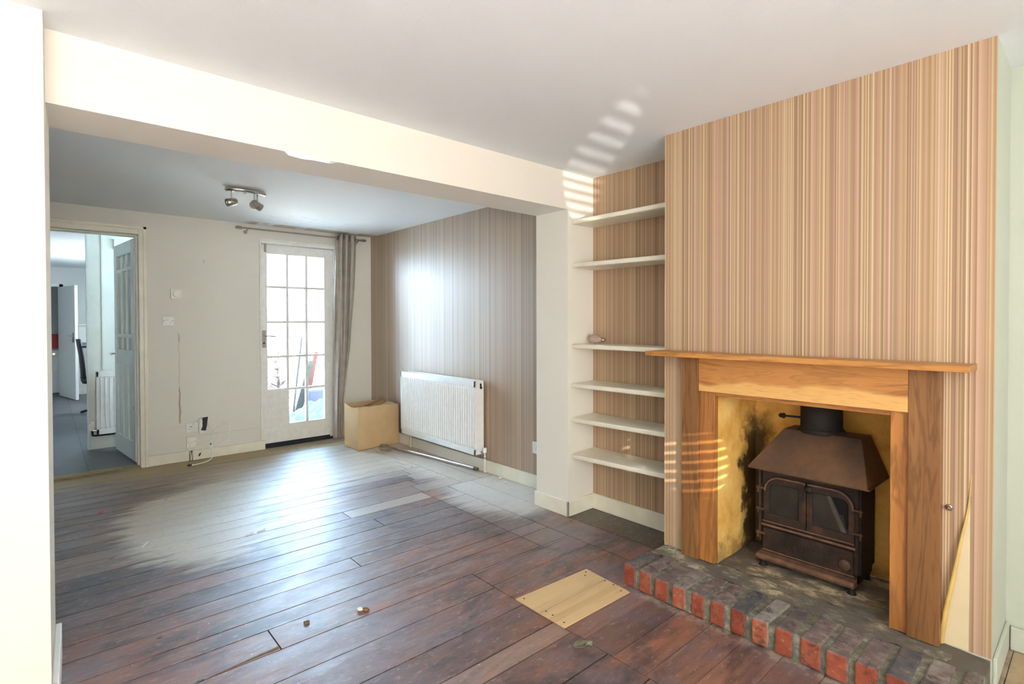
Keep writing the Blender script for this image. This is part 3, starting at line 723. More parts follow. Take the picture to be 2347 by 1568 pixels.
t = thing('washing_machine', (-.10, 12.45, KZ), 'white washing machine beyond the far kitchen doorway', 'washing machine')
MB().box(-.42, .19, 12.2, 12.75, KZ+.01, .768).build('body', M['kitchen_white'], t, bevel=.01)
MB().box(-.41, .18, 12.19, 12.2, .66, .75).build('control_panel', M['plastic'], t, bevel=.004)
MB().lathe([(.15, 0), (.15, .02), (.11, .025)], (-.11, 12.2, .38), (0, -1, 0), 24).build('door', M['plastic'], t)
for xx in (.02, .11): MB().lathe([(.022, 0), (.018, .02)], (xx, 12.19, .705), (0, -1, 0), 14).build('knob', M['chrome'], t)
o = MB().box(-.9, .45, 12.985, 13.0, .775, 1.04).build('splashback', M['red']); tag(o, 'bright red splashback above the washing machine', 'splashback')
# black mesh-back chair at a white table
t = thing('office_chair', (.48, 9.15, KZ), 'black chair with a curved backrest beside the white kitchen table', 'chair')
m = MB(); bp = []
pr = [(.365, .46), (.358, .62), (.345, .80), (.325, .95), (.315, 1.03)]
for i, (xx, zz) in enumerate(pr):
    w = .20-.03*(i/4)
    for k in range(5):
        f = (k/4-.5)*2; bp.append((xx+.03*(f*f), 9.20+f*w, zz))
fs = [(r*5+q, r*5+q+1, (r+1)*5+q+1, (r+1)*5+q) for r in range(4) for q in range(4)]
m.add(bp, fs, smooth=True); m.build('backrest', M['black'], t, solid=.022, merge=True)
MB().box(.37, .78, 8.98, 9.42, .44, .50).build('seat', M['black'], t, bevel=.02)
MB().tube([(.36, 9.20, .52), (.38, 9.20, .44), (.48, 9.20, .42)], .015, 8).build('back_support', M['black'], t)
MB().tube([(.36, 9.02, .93), (.42, 9.0, .93)], .012, 8).build('coat_peg', M['black'], t)
MB().tube([(.58, 9.2, .44), (.58, 9.2, .10)], .025, 10).build('column', M['brushed'], t)
for k in range(5):
    a = k*2*PI/5+.3; MB().tube([(.58, 9.2, .11), (.58+.24*math.cos(a), 9.2+.24*math.sin(a), KZ+.02)], .016, 8).build('leg', M['black'], t)
t = thing('kitchen_table', (1.0, 8.9, KZ), 'white table with a white cloth at the right of the kitchen', 'table')
MB().box(.41, 1.45, 8.2, 8.85, .70, .74).build('tabletop', M['kitchen_white'], t, bevel=.005)
MB().box(.400, .405, 8.2, 8.85, .20, .74).build('tablecloth_side', M['kitchen_white'], t)
for xx in (.45, 1.38):
    for y_ in (8.25, 8.8): MB().box(xx, xx+.05, y_-.02, y_+.03, KZ, .70).build('leg', M['kitchen_white'], t)
t = thing('wall_cupboard', (.95, 11.7, 1.15), 'white cabinet ledge by the bright kitchen window', 'cabinet')
MB().box(.42, 1.48, 11.55, 11.775, KZ+.9, 1.20).build('body', M['kitchen_white'], t, bevel=.004)
MB().box(.42, 1.48, 11.50, 11.78, 1.20, 1.23).build('top', M['kitchen_white'], t, bevel=.003)
bpy.data.objects.remove(bpy.data.objects['body.001'], do_unlink=True) if False else None

# ------------------------------------------------------------------ rear wall fittings
YB = YW
t = thing('room_thermostat', (.878, YB, 1.505), 'cream square thermostat dial on the rear wall, above the switch plate', 'thermostat')
MB().box(.833, .922, YB-.024, YB, 1.462, 1.548).build('housing', M['plastic_cream'], t, bevel=.005)
MB().lathe([(.034, 0), (.033, .009), (.028, .012)], (.880, YB-.024, 1.505), (0, -1, 0), 28).build('dial', M['plastic_cream'], t)
t = thing('switched_spur', (.814, YB, 1.263), 'white rectangular spur plate on the rear wall, below the thermostat', 'switch')
MB().box(.772, .857, YB-.010, YB, 1.222, 1.303).build('plate', M['plastic'], t, bevel=.004)
for xx in (.783, .846): MB().lathe([(.004, 0), (.004, .001)], (xx, YB-.010, 1.264), (0, -1, 0), 8).build('screw', M['black'], t)
MB().box(.798, .818, YB-.013, YB-.010, 1.270, 1.276).build('rocker', M['brushed'], t); MB().box(.820, .838, YB-.013, YB-.010, 1.250, 1.254).build('fuse_slot', M['brushed'], t)
o = MB().lathe([(.012, 0), (.012, .006), (.005, .010)], (1.097, YB, 1.817), (0, -1, 0), 16).build('screw_cap', M['plastic'])
tag(o, 'tiny white round screw cap high on the rear wall', 'wall fixing')
MB().lathe([(.0025, 0), (.0025, .002)], (1.097, YB-.008, 1.817), (0, -1, 0), 8).build('hole', M['black'], o)
for dx, dz in ((.010, -.012), (0, -.014)): MB().lathe([(.003, 0), (.003, .002)], (1.097+dx*0, YB-.001, 1.817+dz), (0, -1, 0), 8).build('hole', M['black'], o)

def socket(label, c, axis, w, h, gang):
    t = thing('wall_socket', c, label, 'socket')
    def tr(p):   # local x across, y out of wall (negative), z up
        return Vector((c[0]+p.x, c[1]+p.y, c[2]+p.z)) if axis == 'Y' else Vector((c[0]+p.y, c[1]-p.x, c[2]+p.z))
    MB().box(-w/2, w/2, -.011, 0, -h/2, h/2).xf(tr).build('plate', M['plastic'], t, bevel=.003)
    for g_ in range(gang):
        m = MB()
        cx_ = 0 if gang == 1 else (-.035+.07*g_)
        m.box(cx_-.003, cx_+.003, -.0118, -.0105, .004, .014); m.box(cx_-.014, cx_-.008, -.0118, -.0105, -.014, -.010); m.box(cx_+.008, cx_+.014, -.0118, -.0105, -.014, -.010)
        m.xf(tr).build('pin_slots', M['black'], t)
    MB().box(-.005+.022, .005+.022, -.014, -.011, .020, .034).xf(tr).build('rocker', M['plastic'], t)
    return t
socket('white double socket low on the rear wall, half hidden behind the coiled cable', (1.012, YB, .297), 'Y', .142, .090, 2)
socket('white double socket low on the right wall of the rear room beside the pillar', (XA-.003, 2.835, .306), 'X', .10, .090, 1)
t = thing('junction_box', (.98, YB, .168), 'cream junction box below the socket on the rear wall', 'junction box')
MB().box(.941, 1.020, YB-.030, YB-.007, .118, .218).build('lid', M['plastic_cream'], t, bevel=.005)
for xx, zz in ((.955, .168), (1.008, .178)): MB().lathe([(.003, 0), (.003, .001)], (xx, YB-.030, zz), (0, -1, 0), 8).build('screw', M['black'], t)
t = thing('network_adapter', (1.07, YB-.02, .31), 'white upright plug-in box with black tape over its front', 'adapter')
MB().hexa([(1.036, YB-.055, .238), (1.100, YB-.055, .240), (1.100, YB-.012, .240), (1.036, YB-.012, .238)], [(1.040, YB-.052, .378), (1.106, YB-.052, .384), (1.106, YB-.012, .384), (1.040, YB-.012, .378)]).build('housing', M['plastic'], t, bevel=.006)
MB().prism([(1.062, .384), (1.107, .388), (1.098, .31), (1.088, .262), (1.050, .272), (1.063, .305)], 'Y', YB-.0575, YB-.053).build('tape', M['tape'], t)
def cab(pts2, y=YB-.022, r=.0028, wob=.01):
    P = [(p[0], y-wob*math.sin(i*1.3), p[1]) if len(p) == 2 else p for i, p in enumerate(pts2)]
    return catmull(P, 6)
o = MB().tube(cab([(1.116, .361), (1.145, .333), (1.155, .29), (1.148, .25), (1.115, .222), (1.057, .21), (1.011, .228), (.987, .256), (.980, .306), (.99, .35), (1.02, .372), (1.06, .35)], YB-.068), .0036, 6).tube(
    cab([(1.023, .365), (1.002, .335), (1.001, .295), (1.022, .255), (1.057, .242)], YB-.045), .0032, 6).tube(
    cab([(1.101, .343), (1.13, .306), (1.142, .251), (1.146, .201), (1.129, .141), (1.121, .118)], YB-.055), .0032, 6).build('coiled_cable', M['cable'])
tag(o, 'coil of thin white cable looped around the plug-in box on the rear wall', 'cable')
o = MB().tube(catmull([(.980, YB-.06, .306), (.982, YB-.058, .257), (1.001, YB-.055, .214), (1.029, YB-.052, .181), (1.092, YB-.050, .139), (1.121, YB-.05, .114), (1.140, YB-.055, .086), (1.140, YB-.075, .050),
    (1.115, YB-.13, .015), (1.06, YB-.18, .006), (.99, YB-.21, .004), (.935, YB-.215, .004)], 6), .0042, 6).build('trailing_cable', M['cable'])
tag(o, 'white cable hanging from the coil and trailing over the floor', 'cable')
MB().tube([(.945, YB-.215, .006), (.915, YB-.218, .008)], .008, 8).build('plug', M['black'], o)
o = MB().tube(catmull([(1.13, YB-.05, .247), (1.203, YB-.05, .288), (1.241, YB-.055, .312), (1.263, YB-.06, .324), (1.28, YB-.06, .307), (1.284, YB-.055, .269), (1.274, YB-.05, .195), (1.251, YB-.045, .156), (1.202, YB-.042, .122),
    (1.147, YB-.04, .106), (1.114, YB-.04, .098), (1.074, YB-.04, .097), (1.056, YB-.04, .075), (1.045, YB-.04, .056)], 6), .0038, 6).tube(
    catmull([(1.263, YB-.06, .324), (1.226, YB-.05, .273), (1.188, YB-.05, .195), (1.158, YB-.045, .149), (1.128, YB-.04, .113)], 5), .0034, 6).build('looped_cable', M['cable'])
tag(o, 'white cable in a tall loop right of the coil, with a black plug', 'cable')
MB().tube([(1.048, YB-.04, .062), (1.036, YB-.04, .036)], .006, 8).build('plug', M['black'], o)
MB().tube([(1.131, YB-.048, .14), (1.121, YB-.048, .115)], .005, 8).build('connector', M['black'], o)
o = MB().tube(catmull([(1.007, YB-.034, .18), (.976, YB-.036, .161), (.962, YB-.036, .139), (.963, YB-.03, .103), (.975, YB-.025, .056), (.978, YB-.012, .004)], 5), .0028, 6).tube(
    catmull([(1.042, YB-.034, .151), (1.003, YB-.034, .112), (.987, YB-.028, .075), (.982, YB-.012, .002)], 5), .0028, 6).tube(
    catmull([(.968, YB-.02, .118), (.97, YB-.012, .07), (.972, YB-.01, .002)], 5), .0018, 6).build('junction_wires', M['cable'])
tag(o, 'thin pale wires dropping from the junction box into the skirting gap', 'wires')

# ------------------------------------------------------------------ curtain rod and curtain
t = thing('curtain_rod', (1.98, 5.45, 2.146), 'thin metal curtain rod above the garden door', 'curtain rod')
MB().tube([(1.40, 5.45, 2.146), (2.60, 5.45, 2.147)], .0075, 10).build('rod', M['brushed'], t)
for xx, s_ in ((1.40, -1), (2.60, 1)):
    MB().lathe([(.010, 0), (.014, .006), (.014, .014), (.009, .018), (.015, .026), (.015, .036), (.009, .040), (.013, .050), (.004, .056)], (xx, 5.45, 2.146), (s_, 0, 0), 14).build('finial', M['brushed'], t)
for xx in (1.45, 2.57):
    MB().tube([(xx, 5.45, 2.140), (xx, 5.49, 2.125), (xx, YB, 2.12)], .006, 8).lathe([(.018, 0), (.016, .006)], (xx, YB, 2.12), (0, -1, 0), 14).build('bracket', M['brushed'], t)
for k, xx in enumerate((2.335, 2.375, 2.415, 2.455, 2.495, 2.53)):
    MB().lathe([(.0185, -.003), (.0235, -.003), (.0235, .003), (.0185, .003), (.0185, -.003)], (xx, 5.45, 2.146), (1, .25*(-1)**k, 0), 20).build('eyelet', M['brushed'], t)
tab = [(2.19, 2.316, 2.536), (1.70, 2.300, 2.522), (1.43, 2.292, 2.508), (.97, 2.286, 2.475), (.60, 2.282, 2.425), (.41, 2.280, 2.392), (.02, 2.276, 2.380)]
NZ, NX = 60, 96; v = []
for i in range(NZ+1):
    z_ = 2.19-(2.19-.018)*i/NZ
    for (za, la, ra), (zb_, lb, rb) in zip(tab[:-1], tab[1:]):
        if za >= z_ >= zb_-1e-6:
            f = (za-z_)/(za-zb_); f = f*f*(3-2*f) if False else f; xl = la+(lb-la)*f; xr = ra+(rb-ra)*f; break
    for k in range(NX+1):
        u = k/NX; ph = 2*PI*3.4*u
        amp = .034*(1-.25*(i/NZ))*(.8+.2*math.sin(5*u+z_*2.2))
        y_ = 5.452+amp*math.sin(ph+.55*math.sin(z_*2.0+u*3))+.010*math.sin(ph*2.3+z_*3)
        x_ = xl+(xr-xl)*(u+.018*math.sin(2*ph+z_*1.5))
        v.append((x_, y_, z_))
fs = [(i*(NX+1)+k, i*(NX+1)+k+1, (i+1)*(NX+1)+k+1, (i+1)*(NX+1)+k) for i in range(NZ) for k in range(NX)]
o = MB().add(v, fs, smooth=True).build('curtain', M['curtain'], solid=.004)
tag(o, 'long taupe curtain gathered at the right side of the garden door', 'curtain')

# ------------------------------------------------------------------ ceiling spotlight
LC = Vector((1.085, 4.13, HC-.006))
t = thing('ceiling_spotlight', LC, 'chrome three-headed spotlight fitting on the rear ceiling', 'ceiling light')
pl = []
for k in range(40):
    a = 2*PI*k/40; pl.append((LC.x+.125*math.cos(a), LC.y+.058*math.sin(a)*(1 if True else 1)))
MB().prism(pl, 'Z', LC.z-.010, LC.z, True).build('ceiling_plate', M['radiator'], t)
m = MB(); arc = [(LC.x+.122*math.cos(a), LC.y-.012-.055*math.sin(a), LC.z-.016) for a in [PI*k/24 for k in range(25)]]
m.tube(arc, .016, 10)
m.build('curved_bar', M['chrome'], t)
MB().lathe([(.009, 0), (.010, .010), (.006, .016)], (LC.x+.0, LC.y+.01, LC.z-.010), (0, 0, -1), 12).build('fixing_knob', M['chrome'], t)
for (hx, hy, dv) in ((-.098, -.03, (-.95, -.10, -.32)), (.045, -.058, (-.42, -.80, -.42)), (.075, -.018, (.85, .1, -.45))):
    p = LC+Vector((hx, hy, -.025)); q = p+Vector((0, 0, -.060)); d = Vector(dv).normalized()
    MB().tube([p, q], .0055, 8).build('stem', M['chrome'], t)
    c0 = q-d*.030+Vector((0, 0, -.020))
    hd = MB().lathe([(.002, -.014), (.016, -.010), (.024, .004), (.027, .020), (.027, .062), (.024, .064), (.022, .050)], c0, d, 24).build('spot_head', M['brushed'], t)
    MB().lathe([(.023, .050), (.012, .044), (.004, .048), (.001, .050)], c0, d, 20).build('lamp', M['plastic'], hd)

# ------------------------------------------------------------------ main radiator, cardboard box, pole
rd = panel_radiator('radiator', 2.636, 2.742, 3.462, 4.68, .148, .762, 'Y', .0335, 'large white double-panel radiator under the sheen of the rear right wall')
MB().lathe([(.011, 0), (.011, .006), (.006, .008)], (2.70, 3.462, .705), (0, -1, 0), 14).box(2.690, 2.706, 3.459, 3.462, .715, .74).build('bleed_valve', M['black'], rd)
MB().tube([(2.715, 3.43, .002), (2.715, 3.43, .13)], .009, 8).build('pipe', M['cream_gloss'], rd)
MB().lathe([(.012, 0), (.014, .01), (.014, .03), (.010, .034), (.010, .05)], (2.715, 3.43, .115), (0, 0, 1), 12).tube([(2.715, 3.43, .165), (2.70, 3.47, .168)], .010, 8).build('valve', M['chrome'], rd)
MB().lathe([(.014, 0), (.017, .004), (.017, .034), (.013, .042)], (2.715, 3.43, .165), (0, 0, 1), 14).build('valve_cap', M['plastic'], rd)
MB().tube([(2.715, 4.62, .002), (2.715, 4.62, .16)], .009, 8).build('pipe', M['peel_plaster'], rd)

t = thing('cardboard_box', (2.45, 4.98, 0), 'open brown cardboard box beside the curtain', 'box')
A, B, C_, D = Vector((2.262, 4.828, 0)), Vector((2.722, 4.868, 0)), Vector((2.712, 5.165, 0)), Vector((2.254, 5.128, 0))
up = Vector((0, 0, 1)); hA, hB, hC, hD = .425, .410, .425, .436
def wallp(P, Q, hp, hq, th, name, mat, sag=0, lean=(0, 0, 0)):
    n = (Q-P).cross(up).normalized()*th; K = 8; v = []
    for k in range(K+1):
        f = k/K; b = P+(Q-P)*f; h = hp+(hq-hp)*f-sag*math.sin(PI*f)
        tp = b+Vector((0, 0, h))+Vector(lean)*math.sin(PI*f)
        v += [b+Vector((0, 0, .002)), tp, b-n+Vector((0, 0, .002)), tp-n]
    fs = []
    for k in range(K):
        a = 4*k; b = a+4
        fs += [(a, b, b+1, a+1), (a+2, a+3, b+3, b+2), (a+1, b+1, b+3, a+3), (a, a+2, b+2, b)]
    fs += [(0, 1, 3, 2), (4*K, 4*K+2, 4*K+3, 4*K+1)]
    return MB().add(v, fs).build(name, mat, t)
wallp(A, B, hA, hB, .004, 'side_panel', M['card'], .0); wallp(B, C_, hB, hC, .004, 'side_panel', M['card'])
wallp(C_, D, hC, hD, .004, 'side_panel', M['card'], 0); wallp(D, A, hD, hA, .004, 'side_panel', M['card'], .022)
MB().hexa([A+Vector((0, 0, .001)), B+Vector((0, 0, .001)), C_+Vector((0, 0, .001)), D+Vector((0, 0, .001))], [A+Vector((0, 0, .006)), B+Vector((0, 0, .006)), C_+Vector((0, 0, .006)), D+Vector((0, 0, .006))]).build('base', M['card_light'], t)
Au, Bu = A+Vector((.01, .006, .424)), B+Vector((-.004, .006, .409))
v = [Au+Vector((.10, 0, -.004)), (Au+Bu)/2, Bu, Au+Vector((.12, .02, -.035)), (Au+Bu)/2+Vector((.06, .05, -.02)), Bu+Vector((-.05, .10, .03))]
MB().add(v, [(0, 1, 4, 3), (1, 2, 5, 4)], smooth=True).build('flap', M['card_light'], t, solid=.003)
v = [D+Vector((0, -.005, .43)), C_+Vector((0, -.005, .42)), C_+Vector((-.02, -.03, .455)), D+Vector((.05, -.03, .33))]
MB().add(v, [(0, 1, 2, 3)]).build('flap', M['card_light'], t, solid=.003)
o = MB().tube([(2.55, 4.70, .018), (2.693, 3.52, .018)], .013, 14).build('metal_pole', M['steel_dull']); tag(o, 'tarnished metal pole lying on the floor under the large radiator', 'pole')
MB().tube([(2.690, 3.545, .018), (2.694, 3.50, .018)], .0145, 14).build('end_cap', M['iron_rust'], o)
o = MB().hexa([(2.43, 4.70, .001), (2.50, 4.62, .001), (2.56, 4.80, .001), (2.50, 4.84, .001)], [(2.43, 4.70, .032), (2.50, 4.62, .032), (2.56, 4.80, .030), (2.50, 4.84, .030)]).build('timber_offcut', M['old_wood'], bevel=.006)
tag(o, 'short weathered wood offcut on the floor against the cardboard box', 'wood offcut')

# ------------------------------------------------------------------ alcove shelves and bulb
SH = [(1.905, 'highest', 'topmost white alcove shelf, near the ceiling'), (1.618, '', 'second white alcove shelf from the top'), (1.108, '', 'white alcove shelf level with the mantelpiece, with a light bulb on it'),
      (.862, '', 'white alcove shelf just below the one holding the bulb'), (.645, '', 'second white alcove shelf from the bottom'), (.418, '', 'lowest white alcove shelf, above the dark floor corner')]
for i, (z_, _, lb) in enumerate(SH):
    tl = (0, -.01, .0, .006, .012, .022)[i]; xf_ = 2.535 if i < 3 else 2.528
    m = MB().hexa([(xf_, YC1+.002, z_-.028), (XA-.004, YC1+.002, z_-.028), (XA-.004, YF-.002, z_-.028-tl*.3), (xf_, YF-.002, z_-.028-tl)], [(xf_, YC1+.002, z_), (XA-.004, YC1+.002, z_), (XA-.004, YF-.002, z_-tl*.3), (xf_, YF-.002, z_-tl)])
    tag(m.build('alcove_shelf', M['cream_gloss'], bevel=.008), lb, 'shelf', 'white shelves in the alcove')
o = thing('light_bulb', (2.68, 2.16, 1.142), 'pinkish pearl light bulb lying on the shelf level with the mantelpiece', 'light bulb')
MB().lathe([(.001, -.052), (.018, -.048), (.028, -.034), (.031, -.016), (.028, .002), (.020, .018), (.014, .030)], (2.67, 2.20, 1.139), (.25, -.95, -.10), 24).build('glass_globe', M['bulb'], o)
MB().lathe([(.0135, .028), (.0135, .050), (.009, .054)], (2.67, 2.20, 1.139), (.25, -.95, -.10), 18).build('cap', M['brushed'], o)

# ------------------------------------------------------------------ brick hearth
t = thing('brick_hearth', (2.2, .9, 0), 'low hearth of red bricks with sooty tops in front of the fireplace', 'hearth')
MB().box(XH+.014, XC-.001, YC2+.004, 1.522, 0, .092).build('mortar_bed', M['mortar'], t)
yb = 1.528; k = 0
while yb > .27:
    w_ = .062+random.uniform(-.004, .006); x0 = XH+random.uniform(-.004, .006); y0 = max(yb-w_, .262); zt_ = HH+random.uniform(-.005, .003)
    tn = (random.random(), 0, 0); j = [random.uniform(-.003, .003) for _ in range(6)]
    m = MB(); x1 = 2.262+random.uniform(-.006, .006)
    v = [(x0+j[0], y0, .004), (x1, y0, .004), (x1, yb, .004), (x0+j[1], yb, .004), (x0+j[2]+.004, y0+j[3], zt_), (x1, y0+j[4], zt_), (x1, yb+j[5], zt_), (x0+j[1]+.004, yb, zt_)]
    m.add(v, [(3,2,1,0)], tint=tn); m.add(v, [(4,5,6,7),(0,1,5,4),(1,2,6,5),(2,3,7,6)], tint=tn, mi=1); m.add(v, [(3,0,4,7)], tint=tn)
    m.build('brick', [M['brick_red'], M['brick_soot']], t, bevel=.006, merge=True)
    yb -= .0875; k += 1
# rough ashy slab behind the bricks, running into the recess
def ash(name, xa, xb, ya, yb_, par):
    nx, ny = int((xb-xa)/.02)+1, int((yb_-ya)/.02)+1; v = []
    for i in range(nx+1):
        for j in range(ny+1):
            xx = xa+(xb-xa)*i/nx; yy = ya+(yb_-ya)*j/ny
            v.append((xx, yy, .0925+.004*math.sin(37*xx+11*yy)*math.sin(29*yy)+.0028*random.random()))
    fs = [(i*(ny+1)+j, (i+1)*(ny+1)+j, (i+1)*(ny+1)+j+1, i*(ny+1)+j+1) for i in range(nx) for j in range(ny)]
    return MB().add(v, fs, smooth=True).build(name, M['ash'], par)
ash('ash_bed', 2.262, XC-.001, YC2+.004, 1.522, t)
struct(ash('floor_fireplace', XC-.001, 2.80, .512, 1.233, None), 'ash-strewn floor of the fireplace recess')

# ------------------------------------------------------------------ wooden fire surround
FS = 2.350
t = thing('fire_surround', (2.37, .895, .10), 'warm oak fire surround with a thin projecting mantelshelf', 'fireplace surround')
MB().box(2.248, XC-.004, .300, 1.545, 1.083, 1.105).build('mantelshelf', M['oak_lintel'], t, bevel=.0015)
MB().box(FS, XC-.004, 1.314, 1.402, .0985, 1.083).build('left_post', M['oak_dark'], t, bevel=.0015)
MB().box(FS, XC-.004, .390, .484, .0985, 1.083).build('right_post', M['oak_dark'], t, bevel=.0015)
MB().box(FS+.003, XC-.004, .485, 1.313, .918, 1.083).build('lintel', M['lintel'], t, bevel=.0015)
MB().box(2.364, XC-.002, 1.236, 1.313, .0985, .917).build('inner_post', M['oak_jamb'], t, bevel=.0015)
MB().box(2.364, XC-.002, .485, .541, .0985, .917).build('inner_post', M['oak_jamb'], t, bevel=.0015)
MB().box(2.368, XC-.002, .541, 1.236, .898, .917).build('inner_lintel', M['oak_lintel'], t, bevel=.0015)

# ------------------------------------------------------------------ cast-iron stove
t = thing('wood_stove', (2.66, .89, .10), 'rusty black cast-iron stove with a sloping canopy and two glazed doors', 'stove')
XS = 2.580
MB().box(XS, 2.775, .690, 1.108, .165, .60).build('body', M['iron_black'], t, bevel=.006)
def rot2(p): return p
bot = [(2.500, .648, .562), (2.790, .640, .562), (2.790, 1.140, .562), (2.500, 1.142, .562)]
top = [(2.615, .700, .745), (2.745, .700, .745), (2.745, 1.020, .745), (2.615, 1.020, .745)]
m = MB().hexa(bot, top); m.box(2.500, 2.790, .641, 1.141, .556, .562)
m.build('canopy', M['hood'], t, bevel=.004)
FC = (2.685, .882)
MB().lathe([(.094, .738), (.098, .748), (.092, .758), (.086, .762), (.086, .862), (.090, .866), (.090, .874), (.084, .878), (.084, .948)], (FC[0], FC[1], 0), (0, 0, 1), 36).build('flue_pipe', M['iron_black'], t)
fl = MB().tube([(2.66, .955, .800), (2.655, 1.035, .798)], .005, 8).build('damper_rod', M['iron_black'], t)
MB().lathe([(.005, 0), (.013, .004), (.013, .012), (.009, .016), (.012, .022), (.004, .030)], (2.655, 1.030, .798), (0, 1, 0), 14).build('knob', M['iron_black'], fl)
def arch(y0, y1, z0, z1, side, r, n=10):
    """outline with one generous rounded top corner (side 1: at y1, -1: at y0); fixed vertex count"""
    pts = [(y0, z0), (y1, z0)]
    c1 = r if side == 1 else .006; c0 = r if side == -1 else .006
    for i in range(n+1):
        a = PI/2*i/n; pts.append((y1-c1+c1*math.cos(a), z1-c1+c1*math.sin(a)))
    for i in range(n+1):
        a = PI/2+PI/2*i/n; pts.append((y0+c0+c0*math.cos(a), z1-c0+c0*math.sin(a)))
    return pts
XD = XS-.018
for nm, (y0, y1, s_, w0, w1) in (('a', (.905, 1.092, 1, .935, 1.068)), ('b', (.712, .902, -1, .735, .878))):
    d = MB().ring(arch(y0, y1, .292, .522, s_, .075), arch(w0, w1, .338, .484, s_, .030), 'X', XD, XS-.002)
    dr = d.build('stove_door', M['iron'], t, bevel=.003)
    rib = arch(y0+.006, y1-.006, .297, .516, s_, .070); i0 = 2
    MB().tube([(XD-.001, a, b) for a, b in rib[2:]], .0045, 6).build('moulded_rim', M['iron_rust'], dr)
    if nm == 'a':
        MB().prism(arch(w0-.003, w1+.003, .335, .487, s_, .03), 'X', XS-.010, XS-.007).build('window_glass', M['soot_glass'], dr)
    else:
        MB().prism([(.732, .335), (.881, .335), (.881, .487), (.805, .487), (.790, .455), (.772, .415), (.756, .412), (.752, .388), (.745, .350), (.733, .36)], 'X', XS-.010, XS-.007).build('broken_glass', M['soot_glass'], dr)
        MB().prism([(.822, .487), (.808, .487), (.775, .412), (.742, .338), (.762, .338), (.795, .412)], 'X', XS-.0112, XS-.0100).build('cracked_shard', simple('dusty_glass', (.075, .065, .052), .7, 0, .3, 15), dr)
        MB().lathe([(.016, 0), (.018, .006), (.012, .014), (.003, .018)], (XD, .890, .495), (-1, 0, 0), 18).build('latch', M['iron'], dr)
        MB().box(XS-.0065, XS-.003, .728, .80, .335, .49).build('firebox_void', M['void'], dr)
MB().box(XS-.012, XS, .700, 1.102, .150, .60).build('front_plate', M['iron'], t, bevel=.003)
bpy.data.objects['front_plate'].location.x += .006
ash = MB().box(XS-.020, XS-.002, .716, 1.094, .163, .268).build('ash_door', M['iron'], t, bevel=.003)
m = MB(); m.tube([(XS-.020, .706, .283), (XS-.020, 1.100, .283)], .006, 8); m.tube([(XS-.016, .712, .300), (XS-.016, 1.096, .300)], .004, 8); m.tube([(XS-.018, .712, .163), (XS-.018, 1.096, .163)], .004, 8)
m.build('rust_rim', M['iron_rust'], t)
m = MB(); yy = 1.045
for w_, h_ in ((.008, .020), (.016, .018), (.006, .024), (.018, .016), (.030, .030), (.010, .018), (.014, .020), (.008, .022), (.016, .018), (.010, .020)):
    m.box(XS-.0235, XS-.019, yy-w_, yy, .215-h_/2, .215+h_/2); yy -= w_+.014
m.build('raised_ornament', M['iron'], ash, bevel=.002)
MB().lathe([(.024, 0), (.026, .006), (.020, .012), (.002, .014)], (XS-.020, .745, .205), (-1, 0, 0), 20).build('air_control', M['hood'], ash)
MB().prism([(2.518, .128), (2.512, .142), (2.522, .154), (2.60, .158), (2.60, .120)], 'Y', .700, 1.108).build('ash_lip', M['iron_rust'], t, bevel=.003)
m = MB().box(2.56, 2.775, .700, 1.10, .125, .168); m.build('base_plate', M['iron_black'], t, bevel=.004)
for xx in (2.545, 2.745):
    for yy in (.715, 1.085):
        MB().lathe([(.020, 0), (.013, .012), (.016, .036)], (xx, yy, .094), (0, 0, 1), 12).build('foot', M['iron_black'], t)
for yy, zs in ((1.118, (.452, .352, .236)), (.690, (.446, .346))):
    for zz in zs:
        MB().tube([(XS-.018, yy-(.034 if yy > 1 else -.034), zz+.002), (XS-.016, yy+(.008 if yy > 1 else -.008), zz)], .0055, 8).tube([(XS-.016, yy, zz-.022), (XS-.016, yy, zz+.010)], .0055, 8).build('hinge', M['hood'], t)
MB().tube([(2.57, 1.112, .20), (2.57, 1.114, .555)], .007, 8).build('hinge_rail', M['iron'], t)
MB().prism([(.690, .566), (.672, .572), (.664, .590), (.690, .600)], 'X', 2.502, 2.504).build('ash_stain', M['ash'], t) if False else None

# ------------------------------------------------------------------ small things
o = MB().hexa([(1.569, 1.465, .001), (2.003, 1.459, .001), (2.028, 1.741, .001), (1.570, 1.763, .001)], [(1.569, 1.465, .006), (2.003, 1.459, .006), (2.028, 1.741, .006), (1.570, 1.763, .006)]).build('plywood_patch', M['plywood'])
tag(o, 'pale plywood patch let into the dark floor near the hearth', 'plywood patch')
for (xx, yy) in ((2.0, 1.72), (1.97, 1.70), (1.60, 1.74), (1.60, 1.56), (1.60, 1.60), (1.595, 1.49), (1.98, 1.49), (2.0, 1.55), (2.0, 1.60)):
    MB().lathe([(.0045, 0), (.0045, .0004)], (xx, yy, .0062), (0, 0, 1), 8).build('nail_head', M['black'], o)
MB().box(1.571, 2.012, 1.606, 1.6085, .0055, .0064).build('board_joint', M['old_wood'], o)

